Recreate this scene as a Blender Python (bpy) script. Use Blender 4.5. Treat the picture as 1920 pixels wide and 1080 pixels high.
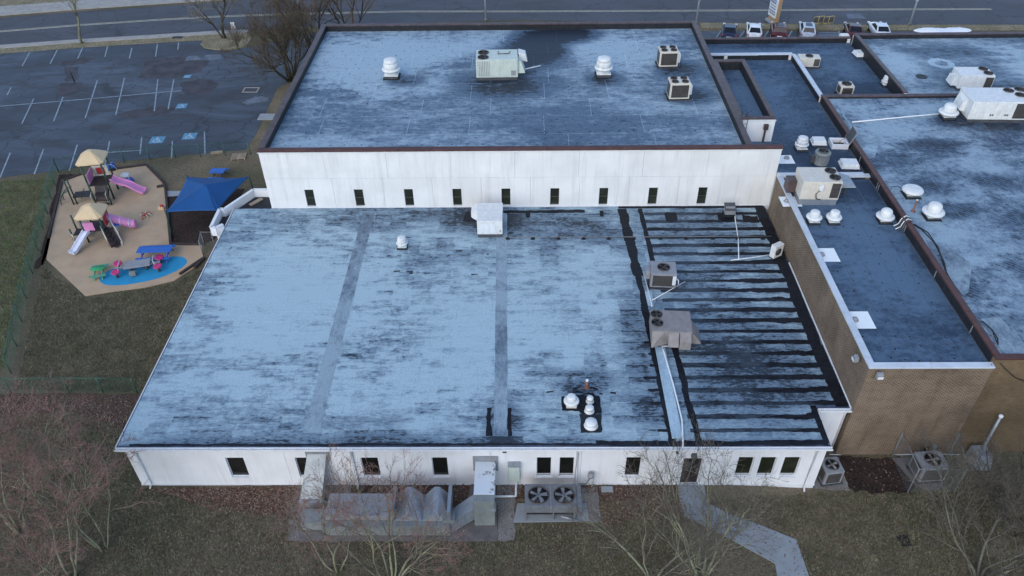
import bpy, math, random
from mathutils import Vector, Matrix, Euler
R = math.radians
rnd = random.Random(7)
for o in list(bpy.data.objects): bpy.data.objects.remove(o)
scene = bpy.context.scene
col = scene.collection

# ------------------------------------------------------------------ camera
F_PX, PITCH, YAW, ROLL, CAM_H = 1463.94, .6911, .0181, .0157, 33.0
cam_d = bpy.data.cameras.new('camera')
cam_d.sensor_width = 36.0
cam_d.lens = 36.0 * F_PX / 1920.0
cam_d.clip_start, cam_d.clip_end = 0.5, 3000
cam = bpy.data.objects.new('camera', cam_d); col.objects.link(cam)
cy, sy, cp, sp, cr, sr = (math.cos(YAW), math.sin(YAW), math.cos(PITCH), math.sin(PITCH), math.cos(ROLL), math.sin(ROLL))
_fw = Vector((-sy*cp, cy*cp, -sp)); _rt = Vector((cy, sy, 0)); _up = Vector((-sy*sp, cy*sp, cp))
_r2 = _rt*cr - _up*sr; _u2 = _rt*sr + _up*cr
M = Matrix((( _r2.x, _u2.x, -_fw.x, 0), (_r2.y, _u2.y, -_fw.y, 0), (_r2.z, _u2.z, -_fw.z, CAM_H), (0, 0, 0, 1)))
cam.matrix_world = M
scene.camera = cam

# ------------------------------------------------------------------ sky, sun, exposure (clear dusk, glow behind the viewer)
SUN_EL, SUN_AZ = R(37), R(207)          # azimuth from +Y, clockwise seen from above
world = bpy.data.worlds.new('World'); scene.world = world; world.use_nodes = True
wn = world.node_tree; bg = wn.nodes['Background']
sky = wn.nodes.new('ShaderNodeTexSky'); sky.sky_type = 'NISHITA'; sky.sun_disc = False
sky.sun_elevation = SUN_EL; sky.sun_rotation = SUN_AZ
sky.air_density = 1.0; sky.dust_density = 1.0; sky.ozone_density = 1.6
wn.links.new(sky.outputs[0], bg.inputs[0]); bg.inputs[1].default_value = 0.15
sun_d = bpy.data.lights.new('sun', 'SUN'); sun_d.energy = 0.5; sun_d.angle = R(55); sun_d.color = (1.0, .90, .76)
sun = bpy.data.objects.new('sun', sun_d); col.objects.link(sun)
sd = Vector((math.sin(SUN_AZ)*math.cos(SUN_EL), math.cos(SUN_AZ)*math.cos(SUN_EL), math.sin(SUN_EL)))
sun.rotation_euler = sd.to_track_quat('Z', 'Y').to_euler(); sun.location = (0, 0, 60)
vs = scene.view_settings
vs.view_transform = 'Standard'; vs.look = 'None'; vs.gamma = 1.0; vs.exposure = 0.8; vs.use_curve_mapping = False

# ------------------------------------------------------------------ survey: a point of the photograph on the level z
def U(px, py, z=0.0):
    u = (px-960)/F_PX; v = (540-py)/F_PX
    u, v = cr*u + sr*v, -sr*u + cr*v
    y = cp + v*sp; Z = -sp + v*cp
    t = (z-CAM_H)/Z
    return Vector(((cy*u - sy*y)*t, (sy*u + cy*y)*t, z))
def sstep(a, b, x):
    t = max(0., min(1., (x-a)/(b-a))); return t*t*(3-2*t)
def gz(x, y): return -0.28*sstep(10.5, 14.5, x)*(1-sstep(45, 50, y))   # the ground dips beside the right-hand wing
def G(px, py, dz=0.0):
    p = U(px, py, 0)
    for _ in range(3): p = U(px, py, gz(p.x, p.y)+dz)
    return p
def VX(px, py, Y):          # a point on an upright plane at depth Y
    lo, hi = -5., 32.
    for _ in range(50):
        m = (lo+hi)/2
        if U(px, py, m).y > Y: lo = m
        else: hi = m
    return U(px, py, m)

# ------------------------------------------------------------------ mesh helpers
class MB:
    def __init__(s): s.v = []; s.f = []; s.sm = []
    def add(s, vs, fs, smooth=False):
        b = len(s.v); s.v += [tuple(p) for p in vs]
        for f in fs: s.f.append([b+i for i in f]); s.sm.append(smooth)
        return s
    def box(s, x0, x1, y0, y1, z0, z1, top=None):
        t = top or (0, 0, 0, 0)
        v = [(x0,y0,z0),(x1,y0,z0),(x1,y1,z0),(x0,y1,z0),(x0+t[0],y0+t[2],z1),(x1-t[1],y0+t[2],z1),(x1-t[1],y1-t[3],z1),(x0+t[0],y1-t[3],z1)]
        return s.add(v, [(3,2,1,0),(4,5,6,7),(0,1,5,4),(1,2,6,5),(2,3,7,6),(3,0,4,7)])
    def hexa(s, v): return s.add(v, [(3,2,1,0),(4,5,6,7),(0,1,5,4),(1,2,6,5),(2,3,7,6),(3,0,4,7)])
    def cyl(s, p0, p1, r0, r1=None, n=10, caps=True, smooth=True):
        p0 = Vector(p0); p1 = Vector(p1); r1 = r0 if r1 is None else r1
        d = (p1-p0); d.normalize() if d.length > 1e-9 else None
        a = Vector((0,0,1)) if abs(d.z) < .9 else Vector((1,0,0))
        e1 = d.cross(a).normalized(); e2 = d.cross(e1)
        v = []
        for k in range(n):
            w = e1*math.cos(2*math.pi*k/n) + e2*math.sin(2*math.pi*k/n)
            v += [p0+w*r0, p1+w*r1]
        fs = [(2*k, 2*((k+1)%n), 2*((k+1)%n)+1, 2*k+1) for k in range(n)]
        s.add(v, fs, smooth)
        if caps:
            b = len(s.v)-2*n
            s.f.append([b+2*k for k in range(n)][::-1]); s.sm.append(False)
            s.f.append([b+2*k+1 for k in range(n)]); s.sm.append(False)
        return s
    def tube(s, pts, r, n=6):
        pts = [Vector(p) for p in pts]; rs = r if isinstance(r, list) else [r]*len(pts)
        b = len(s.v); m = len(pts)
        for i, p in enumerate(pts):
            d = (pts[min(i+1, m-1)]-pts[max(i-1, 0)]).normalized()
            a = Vector((0,0,1)) if abs(d.z) < .9 else Vector((1,0,0))
            e1 = d.cross(a).normalized(); e2 = d.cross(e1)
            for k in range(n):
                w = e1*math.cos(2*math.pi*k/n)+e2*math.sin(2*math.pi*k/n); s.v.append(tuple(p+w*rs[i]))
        for i in range(m-1):
            for k in range(n):
                s.f.append([b+i*n+k, b+i*n+(k+1)%n, b+(i+1)*n+(k+1)%n, b+(i+1)*n+k]); s.sm.append(True)
        s.f.append([b+k for k in range(n)][::-1]); s.sm.append(False)
        s.f.append([b+(m-1)*n+k for k in range(n)]); s.sm.append(False)
        return s
    def lathe(s, prof, c=(0,0,0), n=20, caps=True):
        b = len(s.v); m = len(prof)
        for r, z in prof:
            for k in range(n):
                a = 2*math.pi*k/n; s.v.append((c[0]+r*math.cos(a), c[1]+r*math.sin(a), c[2]+z))
        for i in range(m-1):
            for k in range(n):
                s.f.append([b+i*n+k, b+i*n+(k+1)%n, b+(i+1)*n+(k+1)%n, b+(i+1)*n+k]); s.sm.append(True)
        if caps:
            s.f.append([b+k for k in range(n)][::-1]); s.sm.append(False)
            s.f.append([b+(m-1)*n+k for k in range(n)]); s.sm.append(False)
        return s
    def prism(s, poly, z0, z1):
        n = len(poly); zf0 = z0 if callable(z0) else (lambda x, y: z0); zf1 = z1 if callable(z1) else (lambda x, y: z1)
        v = [(p[0], p[1], zf0(p[0], p[1])) for p in poly]+[(p[0], p[1], zf1(p[0], p[1])) for p in poly]
        ar = sum(poly[i][0]*poly[(i+1)%n][1]-poly[(i+1)%n][0]*poly[i][1] for i in range(n))
        fs = [list(range(n))[::-1], [n+i for i in range(n)]]+[(i, (i+1)%n, n+(i+1)%n, n+i) for i in range(n)]
        if ar < 0: fs = [f[::-1] for f in fs]
        return s.add(v, fs)
    def bar(s, p0, p1, w, h=None):
        p0 = Vector(p0); p1 = Vector(p1); h = h or w
        d = (p1-p0).normalized(); a = Vector((0,0,1)) if abs(d.z) < .95 else Vector((0,1,0))
        e1 = d.cross(a).normalized()*w/2; e2 = e1.cross(d).normalized()*h/2
        return s.hexa([p0-e1-e2, p0+e1-e2, p0+e1+e2, p0-e1+e2, p1-e1-e2, p1+e1-e2, p1+e1+e2, p1-e1+e2])
    def build(s, name, mat, parent=None, world=True, bevel=0):
        me = bpy.data.meshes.new(name)
        off = Vector((0,0,0))
        if parent is not None and world:
            q = parent
            while q is not None: off += q.location; q = q.parent
        me.from_pydata([(a-off.x, b-off.y, c-off.z) for a, b, c in s.v], [], s.f)
        me.polygons.foreach_set('use_smooth', s.sm)
        me.update()
        me.materials.append(mat)
        o = bpy.data.objects.new(name, me); col.objects.link(o)
        if parent is not None: o.parent = parent
        if bevel:
            b = o.modifiers.new('bevel', 'BEVEL'); b.width = bevel; b.segments = 2; b.limit_method = 'ANGLE'; b.angle_limit = R(50)
        return o
def tag(o, label=None, cat=None, group=None, kind=None):
    if label: o['label'] = label
    if cat: o['category'] = cat
    if group: o['group'] = group
    if kind: o['kind'] = kind
    return o
def thing(name, label, cat, loc=(0,0,0), rz=0, group=None):
    o = bpy.data.objects.new(name, None); o.empty_display_size = .3; col.objects.link(o)
    o.location = loc; o.rotation_euler = (0, 0, rz)
    return tag(o, label, cat, group)
def share(o, parent, loc=None, rz=None):
    c = o.copy(); col.objects.link(c); c.parent = parent
    if loc is not None: c.location = loc
    if rz is not None: c.rotation_euler = (0, 0, rz)
    return c

# ------------------------------------------------------------------ materials
class NT:
    def __init__(s, name):
        s.m = bpy.data.materials.new(name); s.m.use_nodes = True; s.t = s.m.node_tree
        s.b = s.t.nodes['Principled BSDF']; s._pos = None
    def n(s, typ, **kw):
        k = s.t.nodes.new(typ)
        for a, b in kw.items(): setattr(k, a, b)
        return k
    def l(s, a, b): s.t.links.new(a, b)
    def put(s, sock, v):
        if hasattr(v, 'is_linked') or isinstance(v, bpy.types.NodeSocket): s.l(v, sock)
        else: sock.default_value = v
    def pos(s):
        if s._pos is None: s._pos = s.n('ShaderNodeNewGeometry').outputs['Position']
        return s._pos
    def vm(s, op, a, b=None):
        k = s.n('ShaderNodeVectorMath', operation=op); s.put(k.inputs[0], a)
        if b is not None: s.put(k.inputs[1], b)
        return k.outputs[0]
    def ma(s, op, a, b=None, clamp=False):
        k = s.n('ShaderNodeMath', operation=op, use_clamp=clamp); s.put(k.inputs[0], a)
        if b is not None: s.put(k.inputs[1], b)
        return k.outputs[0]
    def noise(s, scale, detail=4, rough=.55, vec=None, dist=0):
        k = s.n('ShaderNodeTexNoise'); k.inputs['Detail'].default_value = detail; k.inputs['Roughness'].default_value = rough; k.inputs['Distortion'].default_value = dist
        p = vec if vec is not None else s.pos()
        if isinstance(scale, (tuple, list)): p = s.vm('MULTIPLY', p, scale); k.inputs['Scale'].default_value = 1
        else: k.inputs['Scale'].default_value = scale
        s.l(p, k.inputs['Vector']); return k.outputs[0]
    def step(s, x, a, b, lo=0., hi=1.):
        k = s.n('ShaderNodeMapRange', interpolation_type='SMOOTHSTEP'); s.put(k.inputs[0], x)
        for i, v in enumerate((a, b, lo, hi)): k.inputs[i+1].default_value = v
        return k.outputs[0]
    def mix(s, f, a, b):
        k = s.n('ShaderNodeMix', data_type='RGBA'); s.put(k.inputs[0], f)
        for i, v in ((6, a), (7, b)):
            if isinstance(v, (tuple, list)): v = (*v[:3], 1)
            s.put(k.inputs[i], v)
        return k.outputs[2]
    def hsv(s, c, val):
        k = s.n('ShaderNodeHueSaturation'); s.put(k.inputs['Color'], c); s.put(k.inputs['Value'], val); return k.outputs[0]
    def bump(s, h, strength=.3, dist=.02):
        k = s.n('ShaderNodeBump'); k.inputs['Strength'].default_value = strength; k.inputs['Distance'].default_value = dist
        s.l(h, k.inputs['Height']); s.l(k.outputs[0], s.b.inputs['Normal'])
    def rand(s): return s.n('ShaderNodeObjectInfo').outputs['Random']
    def done(s, c, rough=.6, metal=0, spec=.5):
        if isinstance(c, (tuple, list)): c = (*c[:3], 1)
        s.put(s.b.inputs['Base Color'], c); s.put(s.b.inputs['Roughness'], rough); s.b.inputs['Metallic'].default_value = metal
        s.b.inputs['Specular IOR Level'].default_value = spec
        return s.m
def plain(name, c, rough=.55, metal=0, var=.18, dirt=.25, scale=3., bump=.0, spec=.4, dirtc=(.05,.048,.045), vary=False):
    t = NT(name)
    n1 = t.noise(scale, 5); n2 = t.noise((scale*2.2, scale*2.2, scale*.35), 4)
    d = t.ma('MULTIPLY', t.step(n2, .5, .75), dirt)
    k = t.hsv((*c, 1), t.step(n1, .25, .75, 1-var, 1+var))
    if vary: k = t.hsv(k, t.step(t.rand(), 0, 1, 1-var*1.4, 1+var*1.4))
    k = t.mix(d, k, dirtc)
    if bump: t.bump(t.noise(scale*12, 3), bump, .01)
    return t.done(k, rough, metal, spec)

def roof_mat(name, light, mid, dark, streak=(.5, 2.4, 1), thr=.58, soft=.08, tile=None, tile_amt=.2, big=(.1, .16, 1), big_amt=1.0, blobs=(), rough=.6, fine=1.0, spec=.22, rnd_amt=.06, lap=None, corr=None, grime=.9, lines_='x'):
    """weathered membrane: pale bloom over darker sheet, ragged grime, ponding stains, dirt held at the laps"""
    t = NT(name); p = t.pos()
    s1 = t.noise(streak, 8, .62); s2 = t.noise(big, 6, .6, dist=.4)
    f = t.noise((streak[0]*5, streak[1]*2.6, 1), 10, .74); f2 = t.noise(2.6*fine, 9, .72)
    s4 = t.noise((.2, 13, 1) if lines_ == 'x' else (13, .2, 1), 5, .65)
    v = t.ma('ADD', t.ma('MULTIPLY', t.ma('SUBTRACT', s2, .5), big_amt), t.ma('MULTIPLY', t.ma('SUBTRACT', s1, .5), .5))
    v = t.ma('ADD', v, t.ma('MULTIPLY', t.ma('SUBTRACT', t.rand(), .5), rnd_amt))
    if tile:
        warp = t.n('ShaderNodeTexNoise'); warp.inputs['Scale'].default_value = 2.3; warp.inputs['Detail'].default_value = 6; t.l(p, warp.inputs['Vector'])
        pp = t.vm('ADD', p, t.vm('MULTIPLY', t.vm('SUBTRACT', warp.outputs['Color'], (.5,.5,.5)), (.5,.16,0)))
        fl = t.vm('FLOOR', t.vm('DIVIDE', pp, (tile[0], tile[1], 500.)))
        wnn = t.n('ShaderNodeTexWhiteNoise', noise_dimensions='2D'); t.l(fl, wnn.inputs['Vector'])
        v = t.ma('ADD', v, t.ma('MULTIPLY', t.ma('SUBTRACT', wnn.outputs['Value'], .5), tile_amt))
    for (bx, by, rx, ry, st) in blobs:
        d = t.vm('DIVIDE', t.vm('SUBTRACT', p, (bx, by, 0)), (rx, ry, 1e4))
        ln = t.n('ShaderNodeVectorMath', operation='LENGTH'); t.l(d, ln.inputs[0])
        dd = t.ma('ADD', ln.outputs['Value'], t.ma('MULTIPLY', t.ma('SUBTRACT', t.ma('ADD', f2, s1), 1.0), .9))
        v = t.ma('ADD', v, t.step(dd, .25, 1.05, st, 0))
    mott = t.ma('ADD', v, t.ma('MULTIPLY', t.ma('SUBTRACT', t.ma('ADD', t.ma('MULTIPLY', f, .6), t.ma('MULTIPLY', f2, .4)), .5), 1.0))
    c = t.mix(t.step(mott, -.17, .19), light, mid)
    g = t.ma('ADD', t.ma('ADD', t.ma('MULTIPLY', f, .5), t.ma('MULTIPLY', f2, .28)), t.ma('MULTIPLY', s4, .22))
    g = t.ma('ADD', g, t.ma('MULTIPLY', v, .42))
    if lap:
        sx_ = t.n('ShaderNodeSeparateXYZ'); t.l(p, sx_.inputs[0])
        fr = t.ma('FRACT', t.ma('DIVIDE', t.ma('SUBTRACT', sx_.outputs[1], lap[0]), lap[1]))
        g = t.ma('ADD', g, t.step(t.ma('ABSOLUTE', t.ma('SUBTRACT', fr, .5)), .44, .5, 0, lap[2]))
    if corr:                                   # narrow ribs show through the sheet where the bloom has worn off
        wv = t.n('ShaderNodeTexWave', wave_type='BANDS', bands_direction=corr[0]); wv.inputs['Scale'].default_value = corr[1]; wv.inputs['Distortion'].default_value = .8; wv.inputs['Detail'].default_value = 3
        t.l(p, wv.inputs['Vector']); g = t.ma('ADD', g, t.ma('MULTIPLY', t.ma('SUBTRACT', wv.outputs['Fac'], .5), corr[2]))
    k2 = t.step(g, thr, thr+soft)
    c = t.mix(t.ma('MULTIPLY', k2, grime), c, dark)
    h = t.noise(22*fine, 4, .75)
    c = t.hsv(c, t.step(h, .25, .75, .74, 1.26))
    t.bump(t.ma('ADD', t.ma('MULTIPLY', f, .5), t.ma('MULTIPLY', h, .3)), .25, .02)
    return t.done(c, t.step(k2, 0, 1, rough, rough-.12), 0, spec)

LAP0, LAPW = 24.17, (44.50-.03-24.05-.12)/23
m_low = roof_mat('worn_roofing', (.36,.485,.545), (.135,.198,.26), (.018,.023,.031), streak=(.7,3.2,1), thr=.57, soft=.07, tile=(1.1,LAPW/2), tile_amt=.15, rnd_amt=.03, big_amt=.75, big=(.16,.24,1), lap=(LAP0, LAPW, .05),
                 blobs=((-9, 43.4, 9, 2.2, .17), (-2.4, 43.0, 3.8, 2.2, .28), (1.5, 41.5, 6, 4, .13), (8, 42.5, 8, 4, .12), (12.5, 35, 6, 12, .16), (12.5, 28, 5, 3.5, .18), (-5, 24.0, 30, 1.0, .22), (7, 26.4, 5, 1.6, .14), (3.2, 28.2, 2.4, 1.4, .16), (-7.5, 25.2, 2.2, 1.6, .20), (-1.0, 25.6, 1.3, 2, .2), (6.6, 32, 1.9, 8, .17), (-13, 34.5, 7.5, 9, -.17), (-4, 31, 5, 6.5, -.14), (2.5, 34, 4, 4, -.10)))
GB = ((-1.0, 55.2, 5.2, 3.2, .5), (.2, 60, 4.4, 4.5, .26), (.9, 62.8, 3.0, 5.4, .46), (3.8, 64.8, 3.8, 2.6, .6), (2.4, 61.5, 2.0, 2.8, .34), (-8.9, 56.0, 2.0, 1.5, .40), (6.3, 56.0, 2.0, 1.5, .40), (12.1, 57.6, 2.3, 2.4, .36), (12.2, 53.0, 2.3, 2.1, .38), (-8, 45.3, 2.2, .9, .36), (9, 48, 9, 4.5, .07), (0, 46.8, 24, 5.5, .03), (-12, 60, 9, 9, -.20), (8.5, 61, 6, 5, -.20), (-4, 51.5, 10, 4, .07))
GK = dict(streak=(.45,1.5,1), big=(.09,.14,1), big_amt=.8, fine=.8, rnd_amt=.05, blobs=GB)
m_gym = roof_mat('gym_membrane', (.31,.415,.49), (.088,.138,.20), (.014,.018,.027), thr=.60, **GK)
m_gseam = roof_mat('gym_seam_tape', (.42,.57,.63), (.21,.31,.39), (.03,.035,.045), thr=.64, **GK)
m_right = roof_mat('ribbed_membrane', (.275,.375,.45), (.082,.128,.188), (.018,.022,.032), streak=(.6,1.2,1), thr=.56, tile=(2.2,1.0), tile_amt=.10, big=(.16,.2,1), big_amt=1.1, corr=('DIAGONAL', 1.9, .10), fine=.9,
                   blobs=((33.5, 50.4, 4.6, 2, .34), (30.1, 50.6, 1.8, 1.5, .28), (25.5, 41.8, 2, 1.6, .22), (25.9, 39.2, 2, 1.3, .28), (30.5, 42.5, 3.2, 1.5, .24), (27.5, 47, 2.6, 1, .18), (25, 50, 3, 4, -.15), (31, 36, 6, 5, .12)))
m_far = roof_mat('far_membrane', (.33,.44,.515), (.10,.155,.215), (.02,.025,.036), streak=(.45,1.2,1), thr=.585, big=(.12,.18,1), big_amt=1.0, fine=.7,
                 blobs=((34.3, 58.4, 1.1, .6, .4), (36, 57.5, 7, 3, .16), (34.5, 63, 4, 2, .2), (37.2, 56.3, 3, 1.5, .15), (44, 60, 6, 5, -.15), (30.5, 60, 2, 5, -.1)))
m_dkroof = roof_mat('dark_membrane', (.088,.145,.218), (.032,.055,.092), (.014,.018,.028), streak=(.6,1.6,1), thr=.60, big=(.16,.14,1), big_amt=.9, fine=1.2, grime=.7,
                    blobs=((19, 47, 3.4, 3.5, .16), (19.5, 36.5, 3.5, 6, -.12), (18.5, 57.5, 3, 3.5, -.14), (18, 64.2, 9, 1.6, -.34), (26, 57, 3, 2, .2), (20, 42, 4, 2, .16)))
m_seamd = plain('dark_seam_tape', (.095,.145,.205), .6, var=.25, dirt=.6, scale=2)
m_seam = plain('seam_tape', (.26,.36,.45), .55, var=.2, dirt=.6, scale=2)
m_tar = roof_mat('tar', (.020,.023,.030), (.010,.011,.015), (.005,.005,.007), streak=(1.2,3,1), thr=.53, fine=1.5, rough=.6, spec=.12)
m_tar2 = roof_mat('worn_tar', (.050,.068,.090), (.019,.025,.034), (.008,.009,.012), streak=(.8,5,1), thr=.50, soft=.1, big=(.35,.3,1), big_amt=1.3, fine=1.5, rough=.6, spec=.12, grime=.9, blobs=((14.5, 34, 3.2, 14, .22), (9.2, 34, 1.3, 12, -.05)))
m_strip = roof_mat('worn_strip', (.27,.36,.42), (.115,.16,.21), (.025,.03,.04), streak=(1.2,1.0,1), thr=.58, big=(.3,.2,1), big_amt=1.0)
m_cricket = roof_mat('pale_strip', (.40,.53,.61), (.26,.37,.45), (.05,.06,.08), streak=(2,1,1), thr=.66)
m_flash = plain('black_flashing', (.013,.015,.019), .6, var=.3, dirt=.2, dirtc=(.07,.08,.1))
m_brown = plain('brown_coping', (.075,.052,.052), .45, var=.25, dirt=.35, dirtc=(.16,.16,.18), scale=1.5)
m_brown2 = plain('rust_coping', (.085,.036,.030), .5, var=.25, dirt=.3, dirtc=(.05,.03,.03), scale=1.5)
m_wcop = plain('pale_coping', (.52,.58,.64), .4, var=.08, dirt=.15, scale=1.2)
def wall_mat(name, c, stain, amt):
    t = NT(name); n1 = t.noise((3.2, 3.2, .22), 6, .65); n2 = t.noise(.5, 4); n3 = t.noise((9, 9, .5), 4)
    k = t.hsv((*c, 1), t.step(n2, .3, .7, .93, 1.05))
    k = t.mix(t.ma('MULTIPLY', t.step(n1, .46, .78), amt), k, stain)
    k = t.mix(t.ma('MULTIPLY', t.step(n3, .56, .8), amt*.6), k, stain)
    t.bump(t.noise(40, 3), .12, .008)
    return t.done(k, .7, 0, .3)
m_gwall = wall_mat('gym_wall_paint', (.73,.745,.74), (.36,.38,.38), .34)
m_lwall = wall_mat('low_wall_paint', (.74,.76,.79), (.42,.42,.40), .30)
m_white = plain('white_metal', (.66,.69,.69), .4, var=.08, dirt=.3, dirtc=(.33,.33,.31))
m_whiteB = plain('white_trim', (.70,.73,.76), .4, var=.05, dirt=.12, dirtc=(.3,.32,.34))
m_beige = plain('beige_metal', (.60,.575,.50), .45, var=.06, dirt=.22, dirtc=(.3,.28,.25))
m_sage = plain('sage_metal', (.50,.58,.53), .45, var=.06, dirt=.25, dirtc=(.25,.27,.25))
m_grey = plain('grey_metal', (.25,.265,.285), .45, var=.1, dirt=.3, dirtc=(.12,.12,.13))
m_tan = plain('weathered_tan_metal', (.235,.22,.215), .5, var=.12, dirt=.3, dirtc=(.12,.10,.09))
m_galv = plain('galvanised_sheet', (.30,.335,.37), .35, metal=.35, var=.12, dirt=.4, dirtc=(.16,.16,.16), scale=1.6)
m_dull = plain('dull_painted_steel', (.15,.165,.185), .5, var=.15, dirt=.4, dirtc=(.08,.075,.07))
m_gcab = plain('dull_green_cabinet', (.20,.225,.225), .5, var=.12, dirt=.45, dirtc=(.13,.12,.10))
m_dark = plain('dark_grille', (.018,.018,.02), .6, var=.2, dirt=.2)
m_slat = plain('grille_slat', (.075,.07,.066), .5, var=.2)
m_blade = plain('fan_blade', (.30,.29,.28), .45, var=.15)
m_black = plain('black_rubber', (.012,.012,.014), .5, var=.2, dirt=0)
m_curb = plain('roof_curb', (.06,.065,.075), .6, var=.25, dirt=.3, dirtc=(.15,.15,.16))
m_drain = plain('white_membrane_patch', (.80,.85,.85), .4, var=.03, dirt=.06)
m_copper = plain('rusty_pipe', (.20,.085,.05), .55, var=.25, dirt=.3)
m_pipe = plain('white_pipe', (.74,.78,.80), .4, var=.06, dirt=.15)
def glass(name, c):
    t = NT(name); k = t.mix(t.step(t.noise(.9, 2), .4, .7), c, tuple(v*1.8 for v in c)); t.bump(t.noise(1.2, 2), .05, .02)
    return t.done(k, .12, 0, .5)
m_glass = glass('dark_window_glass', (.010,.011,.010)); m_glassg = glass('olive_window_glass', (.016,.019,.012))
m_cglass = glass('car_glass', (.008,.009,.011))
def brick_mat(name, c1, c2, mortar):
    t = NT(name); sp_ = t.n('ShaderNodeSeparateXYZ'); t.l(t.pos(), sp_.inputs[0])
    cb = t.n('ShaderNodeCombineXYZ'); t.l(t.ma('ADD', sp_.outputs[0], sp_.outputs[1]), cb.inputs[0]); t.l(sp_.outputs[2], cb.inputs[1])
    b = t.n('ShaderNodeTexBrick'); t.l(cb.outputs[0], b.inputs['Vector'])
    b.inputs['Color1'].default_value = (*c1, 1); b.inputs['Color2'].default_value = (*c2, 1); b.inputs['Mortar'].default_value = (*mortar, 1)
    b.inputs['Scale'].default_value = 1; b.inputs['Brick Width'].default_value = .215; b.inputs['Row Height'].default_value = .082; b.inputs['Mortar Size'].default_value = .011; b.inputs['Bias'].default_value = -.1
    k = t.hsv(b.outputs['Color'], t.step(t.noise(.55, 5, .6), .25, .75, .74, 1.25))
    k = t.mix(t.ma('MULTIPLY', t.step(t.noise((2, 2, .25), 5), .5, .8), .35), k, (.05,.035,.025))
    t.bump(b.outputs['Fac'], -.5, .012)
    return t.done(k, .8, 0, .25)
m_brick = brick_mat('brown_brick', (.130,.093,.069), (.078,.056,.044), (.31,.25,.18))
m_brick2 = brick_mat('golden_brick', (.142,.100,.058), (.10,.069,.042), (.165,.127,.08))
def asphalt(name, c, brown, pale):
    t = NT(name); n1 = t.noise((.07,.16,1), 7, .66, dist=.8); n2 = t.noise((.16,.42,1), 8, .7, dist=.5); n3 = t.noise(14, 4, .7)
    k = t.mix(t.step(n1, .42, .62), c, pale); k = t.mix(t.ma('MULTIPLY', t.step(n2, .48, .62), .85), k, brown)
    vr = t.n('ShaderNodeTexVoronoi', feature='DISTANCE_TO_EDGE'); vr.inputs['Scale'].default_value = .22
    wv = t.n('ShaderNodeTexNoise'); wv.inputs['Scale'].default_value = .8; wv.inputs['Detail'].default_value = 5; t.l(t.pos(), wv.inputs['Vector'])
    t.l(t.vm('ADD', t.pos(), t.vm('MULTIPLY', wv.outputs['Color'], (2.2,2.2,0))), vr.inputs['Vector'])
    k = t.mix(t.step(vr.outputs['Distance'], .004, .016, .75, 0), k, tuple(v*.35 for v in c))
    k = t.hsv(k, t.step(n3, .2, .8, .8, 1.2)); t.bump(n3, .3, .02)
    return t.done(k, .62, 0, .5)
m_asph = asphalt('lot_asphalt', (.036,.045,.062), (.030,.030,.037), (.066,.087,.118))
m_road = asphalt('road_asphalt', (.048,.050,.062), (.040,.038,.046), (.062,.064,.080))
m_patch = plain('brown_patch_asphalt', (.050,.049,.059), .8, var=.4, dirt=.6, scale=.9, dirtc=(.042,.05,.066), bump=.2)
m_patchp = plain('pale_patch_asphalt', (.12,.15,.19), .8, var=.2, dirt=.3, scale=1.2, bump=.2)
m_paint = plain('worn_white_paint', (.24,.30,.35), .6, var=.3, dirt=.95, scale=3.5, dirtc=(.07,.085,.11))
m_sym = plain('symbol_white_paint', (.42,.50,.55), .6, var=.2, dirt=.5, scale=4, dirtc=(.1,.2,.28))
m_paintb = plain('worn_blue_paint', (.09,.25,.38), .6, var=.3, dirt=.9, scale=4, dirtc=(.06,.08,.11))
m_painty = plain('road_line_paint', (.42,.40,.30), .6, var=.2, dirt=.5, scale=1.5, dirtc=(.1,.1,.1))
def grass_mat():
    t = NT('lawn'); n1 = t.noise(.10, 5, .6); n2 = t.noise(.55, 6, .7); n3 = t.noise(7, 5, .75); n4 = t.noise((.06,.09,1), 3)
    k = t.mix(t.step(n1, .35, .65), (.095,.092,.055), (.185,.150,.105)); k = t.mix(t.step(n2, .45, .75), k, (.115,.085,.064))
    k = t.mix(t.ma('MULTIPLY', t.step(n4, .5, .7), .7), k, (.070,.078,.042))
    k = t.hsv(k, t.step(n3, .2, .8, .45, 1.55)); t.bump(t.ma('ADD', n3, n2), .8, .06)
    return t.done(k, .95, 0, .15)
m_lawn = grass_mat()
def ground_mat(name, a, b, c, s=6):
    t = NT(name); n1 = t.noise(s, 6, .75); n2 = t.noise(.6, 5); vr = t.n('ShaderNodeTexVoronoi'); vr.inputs['Scale'].default_value = s*1.3; t.l(t.pos(), vr.inputs['Vector'])
    k = t.mix(t.step(n2, .35, .65), a, b); k = t.mix(t.step(n1, .5, .7), k, c)
    k = t.hsv(k, t.step(vr.outputs['Distance'], 0, .8, .6, 1.4)); t.bump(n1, .9, .05); return t.done(k, .95, 0, .15)
m_mulch = ground_mat('mulch', (.028,.020,.017), (.042,.028,.024), (.016,.012,.011))
m_litter = ground_mat('leaf_mould', (.070,.048,.038), (.085,.062,.048), (.040,.030,.025), 8)
m_gravel = ground_mat('gravel', (.21,.20,.19), (.16,.145,.135), (.33,.32,.31), 16)
m_turf_tan = ground_mat('tan_verge', (.22,.19,.13), (.16,.145,.09), (.12,.11,.07), 5)
m_play = plain('tan_safety_surface', (.43,.315,.205), .85, var=.10, dirt=.28, scale=.9, dirtc=(.30,.29,.28), bump=.15)
m_pool = plain('blue_safety_surface', (.02,.26,.48), .75, var=.10, dirt=.2, scale=1.2, dirtc=(.04,.18,.32), bump=.1)
m_conc = plain('concrete', (.255,.285,.305), .8, var=.12, dirt=.3, scale=1.0, dirtc=(.16,.165,.17), bump=.15)
m_concd = plain('stained_concrete', (.15,.14,.135), .8, var=.25, dirt=.5, scale=1.2, bump=.15)
m_kerb = plain('kerb_concrete', (.31,.305,.285), .8, var=.12, dirt=.25, scale=1)
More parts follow.
